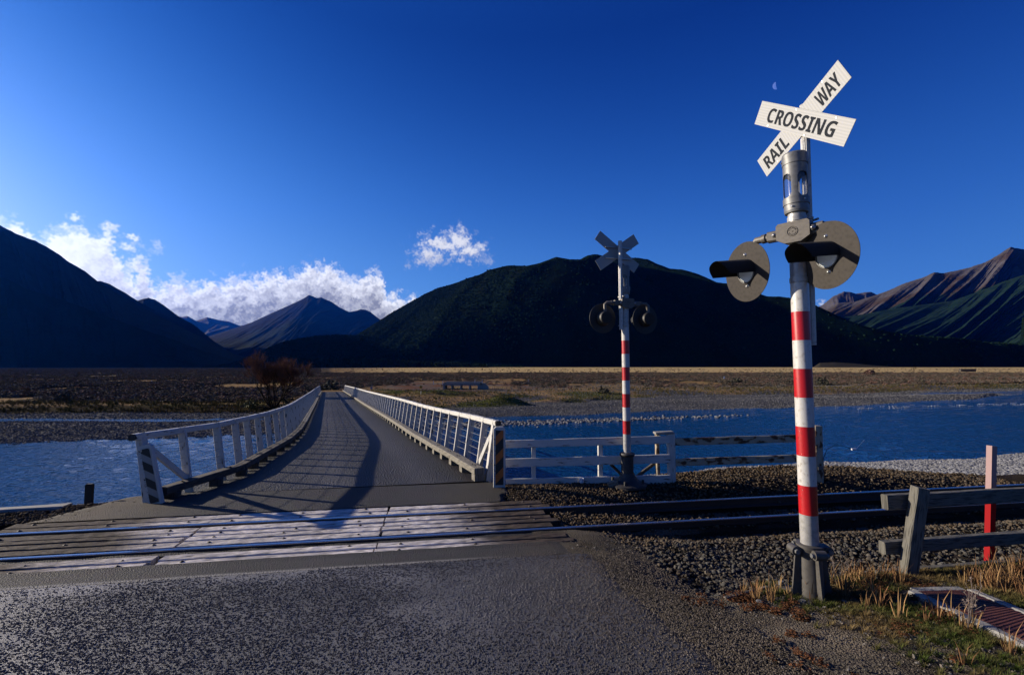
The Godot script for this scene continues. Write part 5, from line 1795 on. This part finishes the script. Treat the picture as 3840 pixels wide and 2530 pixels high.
func tuft_mesh(n: int, s: int, spread: float, droop: float) -> ArrayMesh:   # grass blades about 1 m long
	var r := RandomNumberGenerator.new()
	r.seed = s
	var st := mb()
	for i in n:
		var t := r.randf()*TAU
		var d := Vector3(cos(t), 0, sin(t))
		var root := d*r.randf()*0.18
		var l := r.randf_range(0.45, 1.0)
		var o := d*l*spread*r.randf_range(0.2, 1.0)
		var mid := root + o*0.45 + Vector3(0, l*0.6, 0)
		var end := root + o*1.1 + Vector3(0, l*(1.0 - droop*r.randf()), 0)
		var w := Vector3(-d.z, 0, d.x)*0.016
		tri(st, root - w, root + w, mid + w*0.7); tri(st, root - w, mid + w*0.7, mid - w*0.7)
		tri(st, mid - w*0.7, mid + w*0.7, end)
	return mesh_of(st)

func plants() -> void:
	bare_tree("willow_tree", "wide many-stemmed bare willow with reddish twigs on the far bank, left of the bridge", Vector3(-30.6, -2.75, -58.8), 6.6, 7.6, 9, true)
	bare_tree("bare_tree", "small bare tree far off on the pasture near the right", ray_at(3425.0, 335.0), 4.6, 3.0, 2, false)
	# scrub on the plain: past counting
	var bushes := [bush_mesh(60, 1), bush_mesh(46, 2), bush_mesh(70, 3)]
	for v in 3:
		var tf := []
		var tc := []
		var want := 26000
		var tries := 0
		while tf.size() < want and tries < 220000:
			tries += 1
			var r := rng.randf_range(-1.25, 1.25)
			var d := exp(rng.randf_range(log(58.0), log(900.0)))
			var x := r*d
			var s := section(r)
			if d < s[7] + 2.0:
				continue
			var n := na.get_noise_2d(x*1.3, -d*1.3)
			var n2 := nc.get_noise_2d(x*1.2, d*1.2)
			var p := 0.0
			if r < -0.42:
				p = smooth(s[7] + 4.0, s[7] + 24.0, d + n*20.0) * smooth(-0.30, 0.05, n + n2*0.4)
			else:
				var start := lerpf(118.0, 108.0, smooth(0.2, 0.7, r))
				if r < 0.0:
					start = lerpf(96.0, 150.0, smooth(-0.4, -0.12, r))
				p = smooth(start, start + 30.0, d + n*25.0) * smooth(350.0, 290.0, d + n*50.0) * smooth(-0.35, 0.0, n + n2*0.5)
				p = maxf(p, 0.02*smooth(100.0, 120.0, d))
				if r < 0.0 and d < 200.0:
					p *= 0.6
			if rng.randf() > p:
				continue
			var h := rng.randf_range(0.30, 0.80) * (1.0 + 0.35*smooth(0.1, 0.5, n2)) * (1.0 + smooth(200.0, 700.0, d)*0.5)
			var w := h*rng.randf_range(1.2, 2.2)
			tf.append(Transform3D(Basis(Vector3.UP, rng.randf()*TAU).scaled(Vector3(w, h, w)), Vector3(x, land_y(x, -d) - 0.05, -d)))
			var k := rng.randf_range(0.65, 1.3)
			var base := Color(0.098, 0.078, 0.056).lerp([Color(0.062, 0.056, 0.04), Color(0.12, 0.065, 0.05), Color(0.085, 0.08, 0.07)][v], rng.randf())
			tc.append(base*k*1.75)
		scatter("scrub", bushes[v], M.leaf, tf, tc, ["dense dark brown scrub covering the plain beyond the river", "reddish brown scrub among the dark bushes on the plain", "greyish scrub among the dark bushes on the plain"][v], "scrub")
	# plants on the shaded face of the far bank and along its edge
	var tf := []
	var tc := []
	for i in 5200:
		var r := rng.randf_range(-1.25, 1.2)
		if r > -0.42 and r < 0.25 and rng.randf() < 0.5:
			continue
		var s := section(r)
		var d: float = lerpf(s[6] - 0.5, s[7] + 5.0, rng.randf())
		var x := r*d
		var h := rng.randf_range(0.25, 0.75)
		tf.append(Transform3D(Basis(Vector3.UP, rng.randf()*TAU).scaled(Vector3(h*1.1, h, h*1.1)), Vector3(x, land_y(x, -d) - 0.03, -d)))
		var k := rng.randf_range(0.6, 1.2)
		tc.append(Color(0.22, 0.155, 0.065).lerp(Color(0.07, 0.075, 0.025), rng.randf())*k)
	for m in [[-4.6, 65.0, 8.0, 2.6], [-1.5, 66.0, 4.0, 2.2], [-13.0, 63.5, 5.0, 2.0], [7.0, 73.0, 5.5, 2.2], [14.5, 78.0, 5.0, 2.0], [22.0, 84.0, 5.0, 2.4], [-9.0, 83.0, 14.0, 3.0], [-24.0, 85.0, 8.0, 4.0]]:
		for i in 170:
			var a := rng.randf()*TAU
			var rr := sqrt(rng.randf())*0.95
			var x: float = m[0] + cos(a)*rr*m[2]
			var d: float = m[1] + sin(a)*rr*m[3]
			var h := rng.randf_range(0.15, 0.45)
			tf.append(Transform3D(Basis(Vector3.UP, rng.randf()*TAU).scaled(Vector3(h*1.2, h, h*1.2)), Vector3(x, land_y(x, -d) - 0.03, -d)))
			tc.append(Color(0.20, 0.15, 0.06).lerp(Color(0.10, 0.12, 0.03), rng.randf())*rng.randf_range(0.6, 1.2))
	scatter("bank_grass", tuft_mesh(26, 4, 0.55, 0.35), M.leaf, tf, tc, "dry and green grass along the far bank and on the stony islands", "grass")
	# single shrubs that stand out on the far bank
	for e in [[250.0, 62.0, 1.7, "narrow dark shrub standing alone on the far bank at the left"], [945.0, 59.0, 1.3, "rounded yellow-green shrub under the willow's left side"], [1090.0, 60.0, 1.5, "dark shrub under the willow's right side"], [1160.0, 84.0, 1.5, "dark shrub on the far bank left of the bridge's far end"], [1243.0, 97.0, 2.4, "dark round shrub at the far end of the bridge"], [2262.0, 92.0, 1.7, "dark green shrub on the stony flats left of the far signal"], [2760.0, 128.0, 2.6, "tall dark shrub in the scrub left of the near signal"], [3080.0, 120.0, 2.6, "broad dark shrub right of the near signal"], [3260.0, 240.0, 4.0, "reddish shrub by the small bare tree on the pasture"]]:
		var q := ray_at(e[0], e[1])
		var b := put("shrub", bush_mesh(90, int(e[0])), shrub_mat(e[3]))
		b.position = q - Vector3(0, 0.1, 0)
		b.scale = Vector3(e[2]*1.15, e[2], e[2]*1.15)
		if e[0] == 250.0:
			b.scale.x = 1.0
		tag(b, e[3], "shrub")

	# grass in the lower right corner
	tf = []
	tc = []
	for i in 22000:
		var a := rng.randf_range(1.3, 6.0)
		var b := rng.randf_range(3.05, 6.3)
		var n := na.get_noise_2d(a*30.0, b*30.0)
		if rng.randf() > smooth(1.6, 2.6, a + (b - 3.2)*-0.15) * smooth(-0.4, 0.1, n + 0.12) or (a > 2.9 and a < 3.75 and b > 3.5 and b < 4.7):
			continue
		var p := track(a, b, road_y(b) - 0.01)
		var h := rng.randf_range(0.02, 0.07)*(1.5 if i % 6 == 0 else 1.0)
		tf.append(Transform3D(Basis(Vector3.UP, rng.randf()*TAU).scaled(Vector3(h*1.4, h, h*1.4)), p))
		tc.append(Color(0.19, 0.135, 0.06).lerp(Color(0.06, 0.095, 0.02), smooth(-0.3, 0.15, na.get_noise_2d(a*45.0, b*45.0)) * rng.randf_range(0.4, 1.0))*rng.randf_range(0.6, 1.25))
	scatter("grass", tuft_mesh(34, 7, 0.75, 0.5), M.leaf, tf, tc, "short green and straw-coloured grass in the lower right corner", "grass")
	tf = []
	tc = []
	for e in [[1.75, 3.32, 8], [2.05, 3.4, 5], [2.75, 3.15, 10], [3.05, 3.18, 14], [3.35, 3.2, 9], [4.0, 3.55, 20], [4.25, 3.6, 24], [4.1, 3.9, 18], [4.65, 3.32, 20], [4.95, 3.3, 20], [4.5, 3.7, 18], [2.6, 3.45, 10], [2.5, 3.8, 6], [2.9, 4.1, 5], [2.75, 4.7, 7], [3.9, 4.5, 10]]:
		for i in e[2]:
			var a: float = e[0] + rng.randfn()*0.12
			var b: float = maxf(e[1] + rng.randfn()*0.08, 3.06)
			var h := rng.randf_range(0.10, 0.30)
			tf.append(Transform3D(Basis(Vector3.UP, rng.randf()*TAU).scaled(Vector3(h, h, h)), track(a, b, road_y(b) - 0.02)))
			tc.append(Color(0.34, 0.22, 0.10).lerp(Color(0.20, 0.10, 0.05), rng.randf())*rng.randf_range(0.7, 1.3))
	scatter("dry_grass", tuft_mesh(12, 9, 0.45, 0.25), M.leaf, tf, tc, "taller dry orange grass tufts around the fence post and the steel cover", "grass")
	# reddish ground plants
	tf = []
	tc = []
	for i in 420:
		var a := rng.randf_range(1.1, 3.6)
		var b := 3.2 + absf(rng.randfn())*0.6
		if na.get_noise_2d(a*50.0 + 80.0, b*50.0) < 0.08:
			continue
		var h := rng.randf_range(0.025, 0.05)
		tf.append(Transform3D(Basis(Vector3.UP, rng.randf()*TAU).scaled(Vector3(h*2.2, h, h*2.2)), track(a, b, road_y(b) - 0.005)))
		tc.append(Color(0.14, 0.062, 0.03)*rng.randf_range(0.6, 1.3))
	scatter("ground_cover", bush_mesh(40, 21), M.leaf, tf, tc, "low rust-coloured ground plants on the gravelly shoulder", "ground cover")
	# a few bare dead weeds in front of the steel cover
	var weeds := [[3.30, 4.75, 0.55, "dead branching weed in front of the steel cover, nearest the right edge"], [3.05, 4.72, 0.45, "dead branching weed in front of the steel cover's middle"], [2.86, 4.25, 0.42, "dead weed at the left edge of the steel cover"], [2.72, 3.22, 0.42, "single thin dead stalk behind the grass, right of the near signal's base"]]
	for e in weeds:
		var st := mb()
		for k in 5:
			var d := Vector3(rng.randf_range(-0.45, 0.45), 1, rng.randf_range(-0.45, 0.45)).normalized()
			var l: float = e[2]*rng.randf_range(0.6, 1.0)
			var m: Vector3 = d*l*0.6
			tube(st, [Vector3.ZERO, m, m + (d + Vector3(rng.randf_range(-0.3, 0.3), -0.1, rng.randf_range(-0.3, 0.3)))*l*0.4], [0.004, 0.003, 0.0015], 4, false)
			for q in 6:
				var f := rng.randf_range(0.35, 1.0)
				var s := d*l*f
				var dd := (d + Vector3(rng.randf_range(-1, 1), rng.randf_range(-0.1, 0.8), rng.randf_range(-1, 1))).normalized()
				tube(st, [s, s + dd*0.09], [0.002, 0.001], 3, false)
				for z in 3:
					var c := s + dd*0.09*rng.randf_range(0.6, 1.1)
					tri(st, c, c + Vector3(rng.randf_range(-1, 1), rng.randf_range(-1, 1), rng.randf_range(-1, 1))*0.016, c + Vector3(rng.randf_range(-1, 1), rng.randf_range(-1, 1), rng.randf_range(-1, 1))*0.016)
		var w := obj("dead_weed", st, M.weed if M.has("weed") else mat("weed", lin(0.17, 0.13, 0.11), 0.9))
		w.position = track(e[0], e[1], road_y(e[1]))
		tag(w, e[3], "weed")

func shrub_mat(label: String) -> StandardMaterial3D:
	var c := lin(0.05, 0.048, 0.028)
	if "yellow" in label:
		c = lin(0.10, 0.10, 0.03)
	elif "reddish" in label:
		c = lin(0.12, 0.055, 0.04)
	var key := "shrub_%s" % c.to_html()
	return M[key] if M.has(key) else mat(key, c, 0.95)

# ------------------------------------------------------------------ stones
func stone_mesh(s: int, flat: float, cuts: int) -> ArrayMesh:   # an angular stone about 1 m across
	var r := RandomNumberGenerator.new()
	r.seed = s
	var sp := SphereMesh.new()
	sp.radius = 0.5; sp.height = 1.0
	sp.radial_segments = 8; sp.rings = 5
	var arr := sp.get_mesh_arrays()
	var v: PackedVector3Array = arr[Mesh.ARRAY_VERTEX]
	var ix: PackedInt32Array = arr[Mesh.ARRAY_INDEX]
	var planes := []
	for k in cuts:
		planes.append([Vector3(r.randf_range(-1,1), r.randf_range(-1,1), r.randf_range(-1,1)).normalized(), r.randf_range(0.24, 0.40)])
	for i in v.size():
		var p := v[i]
		for c in planes:
			var over: float = p.dot(c[0]) - c[1]
			if over > 0.0:
				p -= c[0]*over
		v[i] = Vector3(p.x*1.2, p.y*flat, p.z)
	var st := mb()
	for i in range(0, ix.size(), 3):
		if (v[ix[i]] - v[ix[i+1]]).length() > 1e-4 and (v[ix[i+1]] - v[ix[i+2]]).length() > 1e-4 and (v[ix[i]] - v[ix[i+2]]).length() > 1e-4:
			tri(st, v[ix[i]], v[ix[i+1]], v[ix[i+2]])
	return mesh_of(st)

func turned(s: float, tilt: float) -> Basis:
	return (Basis(Vector3.UP, rng.randf()*TAU) * Basis(Vector3(1,0,0), rng.randf_range(-tilt, tilt)) * Basis(Vector3(0,0,1), rng.randf_range(-tilt, tilt))).scaled(Vector3(s, s, s))

func loose_stones() -> void:
	var kinds := [stone_mesh(1, 0.62, 9), stone_mesh(2, 0.5, 8), stone_mesh(3, 0.75, 10)]
	# ballast around the rails
	for v in 3:
		var tf := []
		var tc := []
		for i in 15000:
			var a := 0.55 + 11.5*pow(rng.randf(), 1.25)
			var b := rng.randf_range(-2.9, 3.0)
			if b < -1.0 and i % 3 == 0:
				a = rng.randf_range(0.02, 3.0)
			if i % 7 == 0:
				a = rng.randf_range(-12.0, -6.1)
				b = rng.randf_range(-2.25, -0.95)
				if b > -1.05 + (a + 7.0)*-0.4 and a > -7.2:
					continue
				if a < -7.5 and b < -1.6:
					continue
				if a > -7.2 and b < -1.55 - 0.0 and a > -6.4:
					continue
			elif (absf(b + 0.44) < 0.075 or absf(b - 0.53) < 0.075) and rng.randf() < 0.97:
				continue
			elif b < -1.2 and a < 3.6 and b < -1.95:
				continue
			elif a < 0.7 and b > -0.97 and b < 1.1:
				continue
			elif b > 1.1 and a < 0.85 + 0.5*na.get_noise_2d(b*60.0, 0.0) + 0.15*(b - 1.1):
				continue
			var s := rng.randf_range(0.032, 0.064) * (0.7 if i % 3 == 0 else 1.0)
			if b > 1.6:
				s *= 1.15
			var y := ballast_y(a, b) + rng.randf_range(-0.012, 0.022)
			if i % 7 == 0:
				y = -0.04 + (b + 1.9)*0.4*float(b < -1.9) + rng.randf_range(-0.01, 0.03)
			tf.append(Transform3D(turned(s, 0.7), track(a, b, y)))
			var k := rng.randf_range(0.55, 1.35)
			var warm := Color(0.20, 0.135, 0.075)
			var cool := Color(0.16, 0.155, 0.14)
			tc.append(warm.lerp(cool, clampf(rng.randf()*0.7 + smooth(0.7, 1.8, b)*0.5, 0, 1))*k*0.58)
		scatter("ballast", kinds[v], M.stone, tf, tc, ["angular brown and grey ballast stones around the rails", "flat brown ballast stones mixed in around the rails", "rounder pale ballast stones mixed in around the rails"][v], "ballast")
	# gravel on the shoulder and the road
	var tf := []
	var tc := []
	for i in 26000:
		var a := rng.randf_range(-1.5, 4.8)
		var b := 1.0 + 5.8*pow(rng.randf(), 1.1)
		var n := na.get_noise_2d(a*24.0, b*24.0)
		var want := smooth(-0.6, 1.4, a + n*0.8)*0.9 + 0.02
		if rng.randf() > want:
			continue
		var s := 0.006 + 0.016*pow(rng.randf(), 3.0) + (0.02 if rng.randf() < 0.03 else 0.0)
		var y := road_y(b) if a < 1.0 or b > 3.15 else lerpf(ballast_y(a, b), road_y(b) - 0.01, smooth(1.7, 0.6, a + 0.5*na.get_noise_2d(a*14.0, b*14.0)))
		tf.append(Transform3D(turned(s, 0.6), track(a, b, y + na.get_noise_2d(a*14.0, b*14.0)*0.02 + s*0.15)))
		tc.append(Color(0.15, 0.145, 0.135).lerp(Color(0.19, 0.14, 0.09), rng.randf()*0.6)*rng.randf_range(0.55, 1.5))
	scatter("gravel", kinds[1], M.stone, tf, tc, "loose small gravel scattered over the shoulder and the edge of the road", "gravel")
	tf = []
	tc = []
	for i in 150000:
		var a := rng.randf_range(-7.5, 1.3)
		var b := 1.6 + 5.0*pow(rng.randf(), 0.85)
		var p := track(a, b)
		if p.z > -1.4 or absf(p.x) > -p.z*1.2 + 0.3:
			continue
		var n := na.get_noise_2d(a*7.0, b*14.0)
		if rng.randf() < smooth(-0.12, 0.3, n)*0.93 * smooth(-0.2, -2.2, a):
			continue
		var s := rng.randf_range(0.007, 0.017)
		tf.append(Transform3D(turned(s, 0.5), track(a, b, road_y(b) + nc.get_noise_2d(a*40.0, b*40.0)*0.006 + na.get_noise_2d(a*10.0, b*10.0)*0.012 + 0.012 + s*0.12)))
		tc.append(Color(0.10, 0.098, 0.103).lerp(Color(0.21, 0.205, 0.21), smooth(-0.1, 0.3, n)*0.8).lerp(Color(0.12, 0.10, 0.08), smooth(-1.0, 1.2, a)) * rng.randf_range(0.5, 1.4))
	scatter("road_chips", kinds[0], M.stone, tf, tc, "stone chips standing proud of the rough road surface", "gravel")
	# riverbed stones: the near beach on the right, the bars, the spit in the channel
	tf = []
	tc = []
	for i in 46000:
		var r := rng.randf_range(-0.05, 1.25)
		var s := section(r)
		var d := lerpf(maxf(s[1] - 14.0, 13.0), s[1] + 0.6, pow(rng.randf(), 0.6))
		var x := r*d
		var z := rng.randf_range(0.07, 0.22)
		tf.append(Transform3D(turned(z, 0.35), Vector3(x, maxf(land_y(x, -d), -3.75) + z*0.1, -d)))
		var k := rng.randf_range(0.7, 1.4)
		tc.append(Color(0.23, 0.23, 0.235)*k)
	scatter("beach_stones", kinds[0], M.stone, tf, tc, "pale grey stones of the gravel beach below the rusty fence", "gravel")
	tf = []
	tc = []
	for i in 60000:
		var r := rng.randf_range(-1.25, 1.12)
		var s := section(r)
		var d := lerpf(s[2] - 1.0, s[7] if r > -0.42 else s[6], pow(rng.randf(), 1.25))
		if r > -0.40 and rng.randf() < 0.3:
			d = lerpf(s[7], s[7] + 22.0, rng.randf())
		var x := r*d
		var y := land_y(x, -d)
		if y < WATER_Y - 0.12:
			continue
		var z := rng.randf_range(0.07, 0.21)*(0.7 + d*0.005)
		tf.append(Transform3D(turned(z, 0.35), Vector3(x, y + z*0.08, -d)))
		tc.append(Color(0.135, 0.133, 0.135)*rng.randf_range(0.6, 1.35))
	scatter("bar_stones", kinds[2], M.stone, tf, tc, "dark and pale river stones of the gravel bars across the river", "gravel")
	tf = []
	tc = []
	for i in 2600:
		var t := pow(rng.randf(), 1.7)
		var x := lerpf(-14.0, 30.0, t)
		var d := lerpf(44.0, 56.0, t) + rng.randfn()*lerpf(1.3, 0.5, t)
		if rng.randf() > 1.05 - t:
			continue
		var z := rng.randf_range(0.18, 0.42)
		tf.append(Transform3D(turned(z, 0.3), Vector3(x, WATER_Y + z*0.05, -d)))
		tc.append(Color(0.19, 0.19, 0.195)*rng.randf_range(0.6, 1.4))
	scatter("spit_stones", kinds[0], M.stone, tf, tc, "thin line of stones breaking the water right of the bridge", "gravel")
	# a few larger stones one can point at
	for e in [[3.42, 4.98, 0.10, "dark rounded stone in the grass at the lower right"], [2.45, 5.6, 0.055, "small dark stone on the bare shoulder near the bottom edge"], [1.70, 3.47, 0.05, "small pale stone at the left of the near signal's grass"], [2.85, 3.72, 0.045, "pale pebble in the grass in front of the near signal"]]:
		var o := put("stone", kinds[0], M.dark_stone if M.has("dark_stone") else mat("dark_stone", lin(0.10, 0.10, 0.105), 0.8))
		o.position = track(e[0], e[1], road_y(e[1]) + 0.01)
		o.basis = turned(e[2]*1.3, 0.2)
		tag(o, e[3], "stone")
	# steel cover with raised studs in a concrete surround
	var q := track(3.55, 3.40, 0.0)
	var t := thing("steel_cover", "rust-red chequered steel cover in a concrete surround in front of the timber post", "cover", q)
	var P := [Vector3(3.737, 0.333, -4.319), Vector3(4.184, 0.342, -4.322), Vector3(4.086, 0.445, -3.498), Vector3(3.643, 0.462, -3.267)]
	for i in 4:
		P[i] -= q
	var st := mb()
	quad(st, P[0], P[1], P[2], P[3])
	var dn := Vector3(0, -0.02, 0)
	for i in 4:
		quad(st, P[i], P[i] + dn, P[(i+1) % 4] + dn, P[(i+1) % 4])
	obj("plate", st, M.rusty_plate, t)
	var mm := MultiMesh.new()
	mm.transform_format = MultiMesh.TRANSFORM_3D
	var stud := mb()
	lathe(stud, [Vector2(0.012, 0.0), Vector2(0.009, 0.005), Vector2(0.0, 0.006)], 7, Transform3D(), true)
	mm.mesh = mesh_of(stud)
	var spots := []
	for i in 22:
		for k in 26:
			var u := (i + 0.5 + 0.5*(k % 2))/22.5
			var w := (k + 0.5)/26.0
			spots.append(((P[0] as Vector3).lerp(P[1], u)).lerp((P[3] as Vector3).lerp(P[2], u), w))
	mm.instance_count = spots.size()
	for i in spots.size():
		mm.set_instance_transform(i, Transform3D(Basis(), spots[i]))
	var si := MultiMeshInstance3D.new()
	si.multimesh = mm
	si.material_override = M.rusty_plate
	si.name = "studs"
	si.set_meta("kind", "stuff")
	t.add_child(si, true)
	for i in 4:
		st = mb()
		var a: Vector3 = P[i]; var b: Vector3 = P[(i+1) % 4]
		var out: Vector3 = (a + b)/2 - (P[0] + P[1] + P[2] + P[3])/4
		out = (out - (b - a).normalized()*out.dot((b - a).normalized())).normalized()*0.045
		beam(st, a + out + Vector3(0, -0.05, 0), b + out + Vector3(0, -0.05, 0), 0.11, 0.085, 0.012, 6, 0.004)
		obj("surround", st, M.concrete, t)
	# a stick on the ground by the near signal
	st = mb()
	beam(st, track(1.45, 3.33, 0.285), track(1.98, 3.20, 0.285), 0.022, 0.03, 0.006, 5, 0.003)
	tag(obj("stick", st, M.old_timber), "pale broken stick lying on the shoulder left of the near signal's base", "stick")
